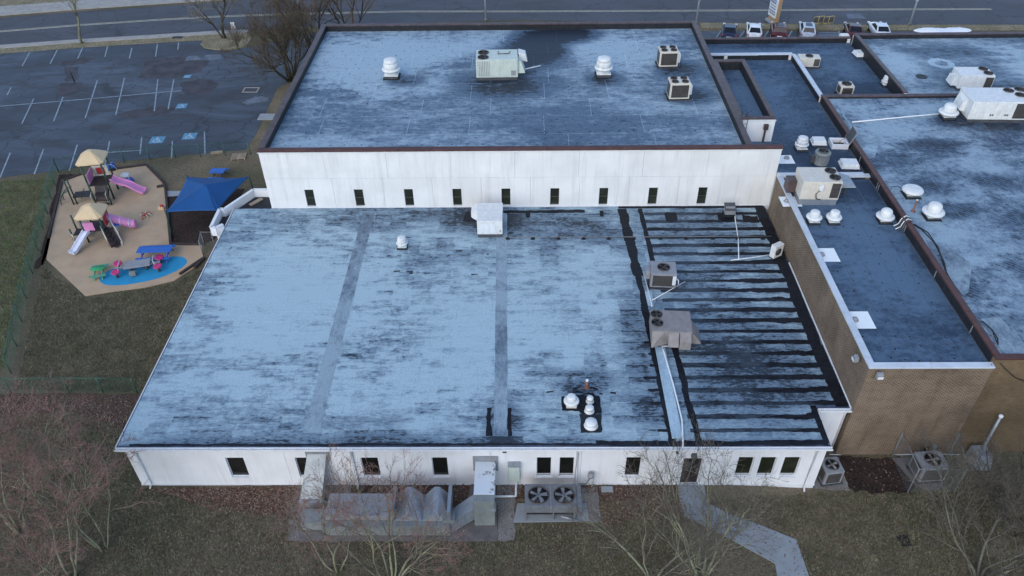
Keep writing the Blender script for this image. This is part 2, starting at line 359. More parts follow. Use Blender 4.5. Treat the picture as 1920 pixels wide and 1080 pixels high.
m_timber = plain('weathered_timber', (.045,.034,.031), .85, var=.3, dirt=.3, scale=2, bump=.2)
m_green = plain('green_post', (.012,.048,.036), .4, var=.1, dirt=.1)
m_fence = plain('green_fence_wire', (.03,.115,.085), .5, var=.15, dirt=.1)
m_fgrey = plain('galvanised_fence', (.20,.22,.24), .5, var=.15, dirt=.2)
m_deck = plain('brown_deck', (.030,.022,.024), .6, var=.2, dirt=.2)
m_roofcap = plain('tan_plastic_roof', (.62,.47,.28), .5, var=.05, dirt=.12, dirtc=(.4,.3,.2))
m_pink = plain('pink_plastic', (.60,.24,.47), .35, var=.06, dirt=.08, dirtc=(.4,.2,.3))
m_mag = plain('magenta_plastic', (.52,.035,.17), .35, var=.06, dirt=.08)
m_slide = plain('pale_slide_plastic', (.60,.63,.74), .35, var=.06, dirt=.1)
m_red = plain('red_plastic', (.42,.05,.045), .4, var=.06, dirt=.1)
m_blue = plain('blue_plastic', (.02,.10,.46), .4, var=.08, dirt=.1)
m_bluet = plain('blue_coated_plank', (.022,.115,.42), .4, var=.08, dirt=.12, vary=True)
m_gtab = plain('green_plastic', (.03,.30,.11), .45, var=.08, dirt=.12)
m_gtab2 = plain('pale_green_plastic', (.10,.30,.20), .45, var=.08, dirt=.12)
m_cream = plain('cream_rail', (.62,.60,.52), .4, var=.05, dirt=.1)
m_sail = plain('blue_shade_fabric', (.005,.070,.225), .75, var=.07, dirt=.15, scale=.8, dirtc=(.01,.07,.22))
m_yel = plain('yellow_paint', (.52,.42,.10), .45, var=.08, dirt=.2)
m_snow = plain('old_snow', (.80,.84,.88), .6, var=.04, dirt=.1, bump=.2)
m_wood = plain('pallet_wood', (.30,.25,.19), .8, var=.2, dirt=.3)
m_pole = plain('lamp_pole_metal', (.55,.60,.64), .4, metal=.3, var=.08, dirt=.1)
m_tanpost = plain('tan_sign_post', (.38,.25,.13), .6, var=.12, dirt=.2)
def bark(name, a, b, rough=.9):
    t = NT(name); k = t.mix(t.step(t.noise(1.1, 4), .38, .62), a, b); k = t.hsv(k, t.step(t.noise(9, 4), .2, .8, .65, 1.35)); t.bump(t.noise(24, 4), .5, .02)
    return t.done(k, rough, 0, .2)
m_barkg = bark('lichen_bark', (.23,.235,.15), (.14,.13,.10)); m_twigr = bark('red_twig', (.29,.155,.135), (.21,.165,.135)); m_twigg = bark('grey_twig', (.27,.255,.205), (.19,.175,.145))
m_barkb = bark('grey_brown_bark', (.15,.145,.115), (.10,.092,.075)); m_twigb = bark('brown_twig', (.17,.15,.12), (.125,.11,.09))
m_barkd = bark('dark_bark', (.075,.072,.052), (.035,.030,.024)); m_twigd = bark('dark_twig', (.095,.09,.06), (.12,.085,.065)); m_twigy = bark('ochre_twig', (.24,.165,.09), (.18,.125,.08))

# ------------------------------------------------------------------ the setting: ground, road, lot, playground surface
def structure(name, mb, mat): o = mb.build(name, mat); o['kind'] = 'structure'; return o
mb = MB()
xs = [-1500,-400,-120,-60,-40,-20,0,10.5]+[10.5+.5*i for i in range(1, 9)]+[16,20,40,80,160,400,1500]
ys = [-600,-60,0,20,30,44,45,46,47,48,49,50,60,80,110,200,500,1800]
for y in ys:
    for x in xs: mb.v.append((x, y, gz(x, y)))
nx = len(xs)
for j in range(len(ys)-1):
    for i in range(nx-1): mb.f.append([j*nx+i, j*nx+i+1, (j+1)*nx+i+1, (j+1)*nx+i]); mb.sm.append(True)
structure('lawn', mb, m_lawn)
def ragged(poly, amp, sub=6, seed=1):
    rr = random.Random(seed); out = []
    for i in range(len(poly)):
        a, b = poly[i], poly[(i+1) % len(poly)]
        for k in range(sub):
            p = a.lerp(b, k/sub); out.append(p+Vector((rr.uniform(-amp, amp), rr.uniform(-amp, amp), 0)))
    return out
def sheet(pts, dz, name, mat, parent=None, th=.03):
    if name.startswith('leaf') or name.startswith('mulch_border') or name.startswith('gravel'): pts = ragged(pts, .13 if name[0] != 'g' else .05, 9, len(pts))
    m = MB().prism([(p.x, p.y) for p in pts], lambda x, y: gz(x, y)+dz-th, lambda x, y: gz(x, y)+dz)
    if parent is not None: return m.build(name, mat, parent)
    return structure(name, m, mat)
def P(*l): return [U(a, b, 0) for a, b in l]
near = P((-60,91),(0,86),(150,75),(300,66),(420,59),(560,52),(740,44),(960,38),(1310,42),(1600,46),(1920,46),(2100,47))
far = [p+Vector((.6, 12.2, 0)) for p in near]
far[0:4] = P((-60,37),(0,34),(150,22),(300,12))
far[4] = U(420, 4, 0)
roadp = structure('road', MB().prism([(p.x, p.y) for p in near]+[(p.x, p.y) for p in far[::-1]], -.05, .012), m_road)
def ribbon(line, w, dz, name, mat, parent=None, z0=-.05):
    m = MB(); L = len(line); l_ = []; r_ = []
    for i, p in enumerate(line):
        d = (line[min(i+1, L-1)]-line[max(i-1, 0)]); d.z = 0; d.normalize(); nn = Vector((-d.y, d.x, 0))
        l_.append(p+nn*w/2); r_.append(p-nn*w/2)
    for i in range(L-1):
        m.hexa([(*l_[i].xy, z0), (*r_[i].xy, z0), (*r_[i+1].xy, z0), (*l_[i+1].xy, z0), (*l_[i].xy, dz), (*r_[i].xy, dz), (*r_[i+1].xy, dz), (*l_[i+1].xy, dz)])
    if parent is not None: return m.build(name, mat, parent)
    return structure(name, m, mat)
cl = P((-60,66),(0,60),(150,48),(300,38),(420,31.5),(560,27),(760,22.5),(960,22.5),(1310,21),(1600,19),(1860,18))
ribbon(cl, .14, .017, 'road_line', m_painty, roadp, .010)
ribbon([p+Vector((0, .32, 0)) for p in cl], .12, .017, 'road_line', m_painty, roadp, .010)
sheet(P((1586,26),(1612,26),(1626,35),(1590,35)), .017, 'road_patch', m_patchp, roadp, .008)
kerb_line = P((-60,94),(0,89),(150,78),(300,69),(420,61.5),(465,60))
ribbon(kerb_line, .9, .12, 'pavement', m_kerb)
ribbon([p+Vector((0, 2.3, 0)) for p in far[0:6]], 3.0, .13, 'far_pavement', m_kerb)
ribbon([p+Vector((0, .5, 0)) for p in far[5:]], .5, .12, 'far_kerb', m_kerb)
ribbon([p+Vector((0, 7.5, 0)) for p in far[0:6]], 7, .05, 'far_verge', m_turf_tan)
verge = [p-Vector((0, .95, 0)) for p in near[8:]]
ribbon(verge, 1.5, .06, 'roadside_verge', m_turf_tan)
ribbon([p-Vector((0, 1.15, 0)) for p in kerb_line[:5]], 1.3, .05, 'grass_verge', m_turf_tan)
# parking lot on the left
lot = structure('parking_lot', MB().prism([(p.x, p.y) for p in P((-260,128),(0,101),(200,86),(378,76),(395,90),(440,93),(480,86),(600,60),(650,95),(520,165),(478,255),(460,281),(330,292),(185,306),(106,320),(0,333),(-260,362))], -.05, .012), m_asph)
sheet(P((380,79),(376,84),(384,91),(405,94.5),(435,94),(462,88),(472,72),(466,62),(420,64),(384,74)), .10, 'planting_island', m_turf_tan, th=.15)
def c1(*q): return [(a/3., b/3.) for a, b in q]
lines = [((167,295),(125,372)),((322,282),(282,360)),((465,268),(437,330)),((605,262),(590,320)),((742,270),(728,330)),((886,248),(875,318)),((1005,240),(1000,280)),
 ((62,493),(40,535)),((190,556),(123,697)),((355,545),(302,682)),((548,452),(480,664)),((700,440),(652,645)),((888,447),(868,626)),((978,448),(946,615)),
 ((-110,905),(-190,1050)),((58,860),(0,1000)),((245,840),(193,980)),((435,815),(390,960)),((617,795),(590,930)),((797,775),(788,868)),((970,795),(965,890)),((1150,742),(1153,870)),((0,598),(540,553)),((540,553),(1020,510)),((610,858),(800,845))]
for a, b in lines:
    p, q = [U(x, y, 0) for x, y in c1(a, b)]
    ribbon([p.lerp(q, t) for t in (0, .33, .66, 1)], .11, .0175, 'parking_line', m_paint, lot, .008)
def wheelchair(px, py, s, rot):
    c = U(px, py, 0)
    def T(x, y): return Vector((c.x+s*(x*math.cos(rot)-y*math.sin(rot)), c.y+s*(x*math.sin(rot)+y*math.cos(rot)), 0))
    pd = sheet([T(-.8,-.8), T(.8,-.8), T(.8,.8), T(-.8,.8)], .0165, 'symbol_panel', m_paintb, lot, .006)
    m = MB()
    def seg(pts, w):
        for i in range(len(pts)-1): a, b = pts[i], pts[i+1]; m.bar((*T(*a).xy, .0190), (*T(*b).xy, .0190), w*s, .006)
    seg([(.32*math.cos(t)-.08, .32*math.sin(t)-.22) for t in [R(100+i*24) for i in range(11)]], .11)
    seg([(-.1,.42), (-.1,.0), (.22,0), (.4,-.42), (.52,-.38)], .12); seg([(-.1,.2), (.2,.2)], .09)
    m.lathe([(.001,.016),(.11*s,.016),(.11*s,.022),(.001,.022)], (T(-.1,.6).x, T(-.1,.6).y, 0), 10)
    m.build('wheelchair_symbol', m_sym, lot)
for px, py, s in ((295,262.5,.75),(355.5,255.5,.72),(341,199,.6),(351,143.5,.45)): wheelchair(px, py, s, R(4))
for i, (pts, mt) in enumerate(((((1005,462),(1130,448),(1235,470),(1180,530),(1045,535)), m_patch), (((820,345),(1010,315),(1190,345),(1130,400),(1000,440),(780,440)), m_patch), (((330,470),(460,462),(455,510),(400,540),(320,545)), m_patch),
        (((362,380),(440,375),(425,460),(370,460)), m_patch), (((655,640),(870,600),(1000,605),(940,640),(700,672)), m_patch), (((1060,318),(1110,312),(1130,338),(1040,345)), m_patchp), (((1150,310),(1240,308),(1245,330),(1170,338)), m_patchp), (((1360,575),(1440,545),(1520,545),(1500,570),(1390,590)), m_patchp), (((345,350),(480,318),(540,330),(470,360),(350,375)), m_patch))):
    sheet(ragged([U(x, y, 0) for x, y in c1(*pts)], .17, 6, i), .0145+.0003*i, 'asphalt_patch', mt, lot, .006)
m = MB(); p = U(470.5, 169, 0)
gr_ = thing('drain_grate', 'rectangular storm drain grate set in parking lot asphalt', 'drain', (p.x, p.y, .012))
for a in ((-.75,.75,-.55,-.42),(-.75,.75,.42,.55),(-.75,-.62,-.42,.42),(.62,.75,-.42,.42)): m.box(*a, -.03, .03)
m.build('frame', m_kerb, gr_, False)
m = MB().box(-.62, .62, -.42, .42, -.05, -.002); m.build('pit', m_black, gr_, False)
sl = MB().box(-.02, .02, -.42, .42, -.01, .012).build('bar', m_slat, gr_, False); sl.location.x = -.55
for i in range(1, 10): share(sl, gr_, (-.55+i*.122, 0, 0))
# front parking lot with the parked cars
structure('street_parking', MB().prism([(p.x, p.y) for p in P((1280,58.5),(1500,59),(1700,59),(1990,60))]+[(62, 68), (12, 68)], -.05, .011), m_asph)
sp_root = [o for o in bpy.data.objects if o.name == 'street_parking'][0]
for a, b in (((1352,57.5),(1342,72)),((1396,57.5),(1386,71)),((1441,57.5),(1432,71)),((1485,57.5),(1478,70)),((1530,58),(1524,70)),((1573,58),(1572,70)),((1535,61.5),(1572,61.5)),((1533,64.5),(1572,64.5)),((1531,67.5),(1572,67.5))):
    ribbon([U(*a), U(*b)], .12, .016, 'parking_line', m_paint, sp_root, .006)
# playground
def c8(*q): return [(60+a/3.484, 260+b/3.484) for a, b in q]
def smooth(pts, n=3):
    for _ in range(n):
        o = []
        for i in range(len(pts)): a, b = pts[i], pts[(i+1) % len(pts)]; o += [a.lerp(b, .25), a.lerp(b, .75)]
        pts = o
    return pts
pg = [U(*q) for q in c8((310,245),(205,285),(150,520),(95,790),(350,1030),(540,1000),(740,975),(930,930),(1120,805),(1110,692),(905,692),(872,340),(850,285),(745,180),(480,215))]
sheet(pg, .05, 'playground_surface', m_play, th=.12)
sheet(smooth([U(*q) for q in c8((432,915),(465,962),(600,962),(760,935),(900,892),(1012,830),(1015,785),(950,768),(820,790),(560,842),(470,880))], 3), .055, 'blue_surface', m_pool, th=.02)
sheet([U(*q) for q in c8((883,380),(905,688),(1115,690),(1190,660),(1390,330),(1250,330))], .035, 'mulch_bed', m_mulch, th=.08)
sheet([U(*q) for q in c8((178,236),(310,232),(305,246),(203,282),(146,520),(112,640),(95,780),(60,830),(20,850),(95,620))], .03, 'mulch_border', m_mulch, th=.08)
sheet([U(*q) for q in c8((868,345),(975,345),(985,375),(880,382))], .06, 'concrete_slab', m_conc, th=.12)
tm = thing('timber_edging', 'dark landscape timbers lined up around the tan playground surface', 'edging', (pg[3].x, pg[3].y, 0))
def timbers(pl):
    for i in range(len(pl)-1):
        a, b = pl[i], pl[i+1]; n = max(1, round((b-a).length/2.4))
        for k in range(n):
            p = a.lerp(b, k/n); q = a.lerp(b, (k+.985)/n)
            MB().bar((p.x, p.y, .09+rnd.uniform(-.01,.01)), (q.x, q.y, .09+rnd.uniform(-.01,.01)), .17, .19).build('timber', m_timber, tm, bevel=.012)
timbers([U(*q) for q in c8((318,240),(200,282),(143,520),(110,655))])
timbers([U(*q) for q in c8((480,212),(748,176),(855,285),(874,335),(908,695),(1118,697))])
timbers([U(*q) for q in c8((968,893),(1118,790))])
for q1, q2 in (((818,322),(875,312)),((1065,850),(1130,785)),((1170,102),(1248,92))):
    p, q = [U(*z) for z in c8(q1, q2)]
    o = MB().bar((p.x, p.y, .10), (q.x, q.y, .10), .2, .2).build('loose_timber', m_timber if q1[1] > 200 else m_wood, bevel=.012)
    tag(o, {322: 'short dark timber lying across the right edge of the playground', 850: 'dark loose timber lying on grass beside the blue surface', 102: 'pale board lying at the edge of the parking lot'}[q1[1]], 'timber')
# front grounds
sheet([G(*q) for q in ((-40,742),(120,737),(262,741),(235,800),(120,770),(-40,790))], .02, 'leaf_bed', m_litter, th=.05)
sheet([G(*q) for q in ((270,915),(560,910),(560,968),(480,962),(380,952),(345,935),(300,925))], .02, 'leaf_drift', m_litter, th=.05)
sheet([G(*q) for q in ((610,905),(885,905),(885,950),(610,950))], .018, 'leaf_drift', m_litter, th=.05)
sheet([G(*q) for q in ((930,905),(1265,908),(1270,925),(1125,940),(1125,925),(930,940))], .018, 'leaf_drift', m_litter, th=.05)
sheet([G(*q) for q in ((1565,858),(1690,858),(1720,920),(1640,925),(1590,918))], .018, 'leaf_drift', m_mulch, th=.05)
sheet([G(*q) for q in ((930,906),(935,1014),(965,1014),(966,930),(985,906))], .03, 'gravel_strip', m_gravel, th=.08)
sheet([G(*q) for q in ((545,950),(560,905),(660,905),(640,1015),(540,1015))], .025, 'gravel_strip', m_gravel, th=.08)
sheet([G(*q) for q in ((1092,915),(1120,915),(1126,980),(1085,980))], .03, 'gravel_strip', m_gravel, th=.08)
sheet([G(*q) for q in ((1540,858),(1572,858),(1592,920),(1525,915))], .03, 'gravel_strip', m_gravel, th=.08)
sheet([G(*q) for q in ((560,970),(560,1015),(933,1015),(930,905),(885,905),(870,960))], .06, 'concrete_pad', m_concd, th=.15)
sheet([G(*q) for q in ((963,980),(1105,978),(1100,945),(970,945))], .07, 'concrete_pad', m_conc, th=.15)
sheet([G(*q) for q in ((1672,860),(1720,858),(1725,885),(1772,900),(1768,915),(1740,922),(1712,905))], .05, 'concrete_pad', m_concd, th=.15)
pl_ = [G(*q) for q in ((1268,908),(1275,940),(1283,968),(1343,997),(1400,1028),(1453,1057),(1458,1085),(1465,1130))]
pr_ = [G(*q) for q in ((1320,906),(1322,925),(1330,945),(1367,965),(1430,987),(1493,1013),(1516,1080),(1532,1130))]
pm = MB(); k = len(pl_)
for z in (-.1, .045):
    pm.v += [(p.x, p.y, gz(p.x, p.y)+z) for p in pl_]; pm.v += [(p.x, p.y, gz(p.x, p.y)+z) for p in pr_]
for i in range(k-1):
    for f in ((2*k+i, 3*k+i, 3*k+i+1, 2*k+i+1), (i, i+1, 2*k+i+1, 2*k+i), (k+i+1, k+i, 3*k+i, 3*k+i+1)): pm.f.append(list(f)[::-1]); pm.sm.append(False)
structure('concrete_path', pm, m_conc)
o = sheet([G(*q) for q in ((1680,1004),(1700,1003),(1711,1024),(1690,1026))], .04, 'inlet_grate', m_black, th=.06)
del o['kind']; tag(o, 'small square black drain inlet in the lawn at lower right', 'drain')

# ------------------------------------------------------------------ buildings
def holed(x0, x1, z0, z1, holes, y, th):
    """upright slab facing -Y with rectangular openings and their reveals"""
    m = MB(); X = sorted({x0, x1, *[h[0] for h in holes], *[h[1] for h in holes]}); Z = sorted({z0, z1, *[h[2] for h in holes], *[h[3] for h in holes]})
    inh = lambda x, z: any(h[0] < x < h[1] and h[2] < z < h[3] for h in holes)
    for i in range(len(X)-1):
        for j in range(len(Z)-1):
            a, b, c, d = X[i], X[i+1], Z[j], Z[j+1]
            if inh((a+b)/2, (c+d)/2): continue
            m.add([(a,y,c),(b,y,c),(b,y,d),(a,y,d)], [(0,1,2,3)])
    m.add([(x0,y,z0),(x1,y,z0),(x1,y,z1),(x0,y,z1),(x0,y+th,z0),(x1,y+th,z0),(x1,y+th,z1),(x0,y+th,z1)], [(0,4,5,1),(1,5,6,2),(2,6,7,3),(3,7,4,0)])
    for a, b, c, d in holes:
        m.add([(a,y,c),(b,y,c),(b,y,d),(a,y,d),(a,y+th,c),(b,y+th,c),(b,y+th,d),(a,y+th,d)], [(0,1,5,4),(1,2,6,5),(2,3,7,6),(3,0,4,7)])
    return m
def window(par, x0, x1, z0, z1, y, gl, fr, dep=.12, w=.045, rail=None, sill=None):
    m = MB()
    for a in ((x0,x1,z0,z0+w),(x0,x1,z1-w,z1),(x0,x0+w,z0+w,z1-w),(x1-w,x1,z0+w,z1-w)): m.box(a[0], a[1], y+dep, y+dep+.05, a[2], a[3])
    f = m.build('window', fr, par)
    MB().box(x0+w, x1-w, y+dep+.02, y+dep+.03, z0+w, z1-w).build('pane', gl, f)
    if rail: MB().box(x0+w, x1-w, y+dep+.004, y+dep+.046, z0+rail-.02, z0+rail+.02).build('rail', fr, f)
    if sill: MB().box(x0-.06, x1+.06, y-.05, y+dep, z0-.07, z0-.002).build('sill', sill, f, bevel=.008)
    return f
def coping(par, a, b, w, z, mat, h=.07, seg=3.0, drop=.10, name='coping'):
    a = Vector((a[0], a[1], 0)); b = Vector((b[0], b[1], 0)); L = (b-a).length; n = max(1, round(L/seg)); d = (b-a)/L; nn = Vector((-d.y, d.x, 0))
    for k in range(n):
        p = a+d*(L*k/n+.006); q = a+d*(L*(k+1)/n-.006); dz = rnd.uniform(-.004, .004); w2 = w/2+rnd.uniform(0, .008)
        m = MB().hexa([p-nn*w2+Vector((0,0,z-drop+dz)), q-nn*w2+Vector((0,0,z-drop+dz)), q+nn*w2+Vector((0,0,z-drop+dz)), p+nn*w2+Vector((0,0,z-drop+dz)),
                       p-nn*w2+Vector((0,0,z-.01+dz)), q-nn*w2+Vector((0,0,z-.01+dz)), q+nn*w2+Vector((0,0,z+.01+dz)), p+nn*w2+Vector((0,0,z+.01+dz))])
        m.build(name, mat, par, bevel=.01)
def sheets(par, x0, x1, y0, y1, z, rows, lens, mat, gap=.035, seed=1, th=.008, skip=None, name='membrane_sheet', along='x'):
    rr = random.Random(seed); H_ = (y1-y0) if along == 'x' else (x1-x0); L0, L1 = (x0, x1) if along == 'x' else (y0, y1)
    for r in range(rows):
        b0 = (y0 if along == 'x' else x0)+H_*r/rows; b1 = b0+H_/rows; a = L0; first = True
        while a < L1-.01:
            ln = rr.uniform(*lens)*(rr.uniform(.3, 1) if first else 1); first = False
            e = min(L1, a+ln)
            if L1-e < lens[0]*.35: e = L1
            t = th+rr.uniform(0, .004); g = gap/2
            q = (a+g, e-g, b0+g, b1-g) if along == 'x' else (b0+g, b1-g, a+g, e-g)
            if not (skip and skip(*q)): MB().box(*q, z, z+t).build(name, mat, par)
            a = e
def dots(par, x0, x1, y0, y1, z, dx, dy, r, jit, seed, skip=None):
    rr = random.Random(seed); m = MB(); y = y0; row = 0
    while y < y1:
        x = x0+(row % 2)*dx/2
        while x < x1:
            if rr.random() < .86:
                a, b = x+rr.uniform(-jit, jit), y+rr.uniform(-jit, jit)*.5
                q = r*rr.uniform(.6, 1.15)
                if not (skip and skip(a, b)): m.add([(a+q*math.cos(k*1.0472), b+q*math.sin(k*1.0472), z) for k in range(6)], [range(6)])
            x += dx
        y += dy; row += 1
    o = m.build('fastener_plates', m_tar, par); o['kind'] = 'stuff'; return o

# ---- low white wing in front
LX0, LX1, LX2, LY0, LY1, ZF, ZB = -19.74, 14.72, 16.38, 24.05, 44.50, 3.17, 3.34
NY = 26.45
def zl(x, y): return ZF+(y-LY0)*(ZB-ZF)/(LY1-LY0)
low = thing('low_building', 'low white single storey wing with worn blue grey flat roof', 'building', (LX0, LY0, 0))
wins = [(VX(425,865,24.2).x, .86), (VX(555,865,24.2).x, .86), (VX(677,863,24.2).x, .82), (VX(810,862,24.2).x, .74), (VX(1007,861,24.2).x, .70), (VX(1050,861,24.2).x, .70), (VX(1175,862,24.2).x, .72)]
trio = [(VX(1385,863,24.2).x, .74), (VX(1427,863,24.2).x, .74), (VX(1471,863,24.2).x, .76)]
WY = 24.2
H_ = [(x-.02, x+w+.02, .66, 2.2) for x, w in wins+trio]
dx0, dx1 = 7.84, 8.82
holes = H_+[(dx0, dx1, .02, 2.12)]
def base_z(x): return min(0, gz(x, 22))-.1
bx = [LX0+.22, VX(535,860,WY).x, VX(640,860,WY).x, VX(920,860,WY).x, VX(1090,860,WY).x, 7.2, 9.6, LX1-.05]
for i in range(len(bx)-1):
    hs = [h for h in holes if bx[i] < h[0] and h[1] < bx[i+1]]
    holed(bx[i]+.006, bx[i+1]-.006, -.5, ZF-.10, hs, WY, .22).build('wall_panel', m_lwall, low)
m = MB(); m.box(LX0+.22, LX0+.44, WY+.23, LY1-.05, -.5, 3.0); m.box(LX1-.27, LX1-.05, WY+.23, NY+.3, -.6, 3.02); m.box(LX1-.04, LX2-.02, NY+.12, NY+.34, -.6, 3.05)
m.box(LX0+.45, LX2-.06, LY1-.3, LY1-.06, -.5, 3.1); m.box(LX2-.24, LX2-.03, NY+.35, LY1-.32, -.5, 3.1)
m.build('wall', m_lwall, low)
for i, h in enumerate(H_): window(low, *h, WY, m_glass if i < 7 else m_glassg, m_whiteB, .09, .03, sill=m_whiteB, rail=.12 if i in (4, 5, 7, 8, 9) else None)
dr = MB().box(dx0+.06, dx1-.06, WY+.12, WY+.17, .04, 2.06).build('door', plain('maroon_door', (.030,.018,.018), .45), low)
MB().box(dx0+.2, dx1-.2, WY+.105, WY+.119, 1.1, 1.9).build('door_pane', m_glass, dr); MB().bar((dx1-.18, WY+.09, .95), (dx1-.18, WY+.09, 1.2), .03).build('handle', m_galv, dr)
m = MB()
for a in ((dx0,dx0+.055,.02,2.12),(dx1-.055,dx1,.02,2.12),(dx0+.055,dx1-.055,2.065,2.12)): m.box(a[0], a[1], WY+.08, WY+.2, a[2], a[3])
m.build('door_frame', m_whiteB, low)
for x, z, s in ((8.3, 2.42, .3), (-.85+.55-.62, 2.82, .2), (7.45, 2.72, .13)):
    MB().box(x-s/2, x+s/2, WY-.16, WY-.003, z-.1, z+.1, (.03,.03,.05,0)).build('wall_lamp', m_curb, low, bevel=.01)
MB().box(LX0+.2, LX1-.03, WY-.025, WY-.002, -.06, .05).build('base_trim', m_whiteB, low)
# roof deck, roofing sheets, tar
out = [(LX0, LY0), (LX1, LY0), (LX1, NY), (LX2, NY), (LX2, LY1), (LX0, LY1)]
deck = MB().prism(out, lambda x, y: zl(x, y)-.16, lambda x, y: zl(x, y)-.004).build('roof_deck', plain('old_felt', (.06,.085,.13), .7, var=.3, dirt=.4), low)
COURSE = (LY1-.03-LY0-.12)/23; rr = random.Random(11)
for r in range(23):
    y0 = LY0+.12+r*COURSE; y1 = y0+COURSE; a = LX0+.04; rt = LX1-.04 if y0 < NY else LX2-.05
    while a < rt-.01:
        e = min(rt, a+rr.uniform(2.2, 8.5)); e = rt if rt-e < 1.2 else e
        h = rr.uniform(.004, .009)
        MB().hexa([(a+.004,y0,zl(0,y0)-.01),(e-.004,y0,zl(0,y0)-.01),(e-.004,y1,zl(0,y1)-.01),(a+.004,y1,zl(0,y1)-.01),(a+.004,y0+rr.uniform(-.012,.012),zl(0,y0)+h),(e-.004,y0+rr.uniform(-.012,.012),zl(0,y0)+h),(e-.004,y1,zl(0,y1)+.001),(a+.004,y1,zl(0,y1)+.001)]).build('roofing_sheet', m_low, low)
        a = e
def strip(par, p, q, hw, dz, mat, name, seed, amp=.35, step=.12, zf=zl, wob=.08, taper=0):
    rr = random.Random(seed); p = Vector((p[0], p[1], 0)); q = Vector((q[0], q[1], 0)); L = (q-p).length; d = (q-p)/L; nn = Vector((-d.y, d.x, 0)); n = max(2, int(L/step)); m = MB(); va, vb = [], []
    w1 = w2 = hw; off = 0
    for i in range(n+1):
        w1 += rr.uniform(-1, 1)*hw*amp*.5; w2 += rr.uniform(-1, 1)*hw*amp*.5; w1 = w1*.8+hw*.2; w2 = w2*.8+hw*.2; off = (off+rr.uniform(-wob, wob)*hw)*.9
        tp = min(1, .12+i/n/taper) if taper else 1; c = p+d*(L*i/n+(rr.uniform(-.06, .06) if 0 < i < n else 0))
        a = c+nn*(w1*tp+off); b = c-nn*(w2*tp-off); va.append((a.x, a.y, zf(a.x, a.y)+dz)); vb.append((b.x, b.y, zf(b.x, b.y)+dz))
    for i in range(n): m.add([vb[i], vb[i+1], va[i+1], va[i]], [(0,1,2,3)])
    return m.build(name, mat, par)
XS = 8.15
for r in range(1, 23):
    y = LY0+.12+r*COURSE
    rt = (LX1-.1) if y < NY else LX2-.15
    strip(low, (XS, y), (rt, y), .115+.07*rr.random(), .0125, m_tar2, 'tar_strip', r, .3)
    k = rr.uniform(.35, .75); strip(low, (XS+(rt-XS)*k, y+rr.uniform(-.06, .02)), (rt, y), .11+.11*rr.random(), .0128, m_tar if r % 3 else m_tar2, 'tar_strip', 200+r, .6, taper=.6)
    if r in (1, 2, 3, 4, 5, 6, 7, 8): strip(low, (XS-rr.uniform(1.2, 1.9), y), (7.2, y), .085, .0125, m_tar, 'tar_strip', 50+r, .5)
strip(low, (6.72, LY1-.3), (7.0, 37), .30, .0145, m_tar, 'tar_strip', 81, .3); strip(low, (7.0, 37), (7.2, LY0+.2), .19, .0145, m_tar, 'tar_strip', 82, .35)
strip(low, (7.95, LY1-.3), (8.1, 36), .15, .0145, m_tar, 'tar_strip', 83, .3); strip(low, (8.15, 33.6), (8.45, LY0+.3), .16, .0145, m_tar, 'tar_strip', 84, .35)
strip(low, (LX2-.34, LY1-.1), (LX2-.34, NY+.1), .34, .0165, m_tar, 'tar_strip', 85, .15); strip(low, (6.5, LY1-.14), (LX2-.1, LY1-.14), .13, .0185, m_tar, 'tar_strip', 86, .2)
strip(low, (LX1-.16, LY0+.2), (LX1-.16, NY+.2), .15, .0165, m_tar, 'tar_strip', 87, .2); strip(low, (3.5, LY0+.21), (LX1-.1, LY0+.21), .16, .0195, m_tar, 'tar_strip', 88, .4); strip(low, (LX0+.6, LY0+.15), (3.6, LY0+.15), .07, .0175, m_tar, 'tar_strip', 89, .7)
for k, (a, b, c, d, w) in enumerate(((-2.6,43.9,4.2,43.95,.16), (-3.9,43.5,-2.4,43.3,.55), (9.5,43.2,10.3,43.2,.45), (13,43.3,14.2,43.2,.5), (.35,44,.35,43.2,.14), (5.3,44,5.3,43.3,.13), (14.6,43.0,15.6,42.9,.4))): strip(low, (a, b), (c, d), w, .0205+.0003*k, m_tar, 'tar_strip', 120+k, .5)
def lowp(px, py): p = U(px, py, 3.25); p = U(px, py, zl(p.x, p.y)); return p
p, q = lowp(692, 398), lowp(583, 812); strip(low, p, q, .40, .011, m_strip, 'seam_strip', 91, .03, wob=.01)
p, q = lowp(941, 400), lowp(938, 815); strip(low, p, q, .34, .011, m_strip, 'seam_strip', 92, .06, wob=.02)
for k, (px, w) in enumerate(((917, .12), (955, .10))): strip(low, lowp(px, 765), lowp(px, 818), w, .0145, m_tar, 'tar_strip', 93+k, .6)
# dark square patches round the vents
for k, pts in enumerate((((1052,744),(1086,741),(1124,743),(1128,776),(1090,777),(1086,771),(1053,770)), ((1087,777),(1127,776),(1129,811),(1090,811)))):
    pl = ragged([lowp(*q) for q in pts], .035, 5, k)
    MB().prism([(p.x, p.y) for p in pl], lambda x, y: zl(x, y)-.01, lambda x, y: zl(x, y)+.016+.002*k).build('tar_patch', m_tar if k == 0 else m_flash, low)
pl = [lowp(*q) for q in ((1228,652),(1247,652),(1280,822),(1260,823))]
MB().prism([(p.x, p.y) for p in pl], lambda x, y: zl(x, y), lambda x, y: zl(x, y)+.10).build('cricket_strip', m_cricket, low, bevel=.02)
pl = [lowp(*q) for q in ((1209,548),(1222,546),(1226,574),(1215,574))]
MB().prism([(p.x, p.y) for p in pl], lambda x, y: zl(x, y), lambda x, y: zl(x, y)+.07).build('cricket_strip', m_cricket, low, bevel=.02)
rr = random.Random(44)
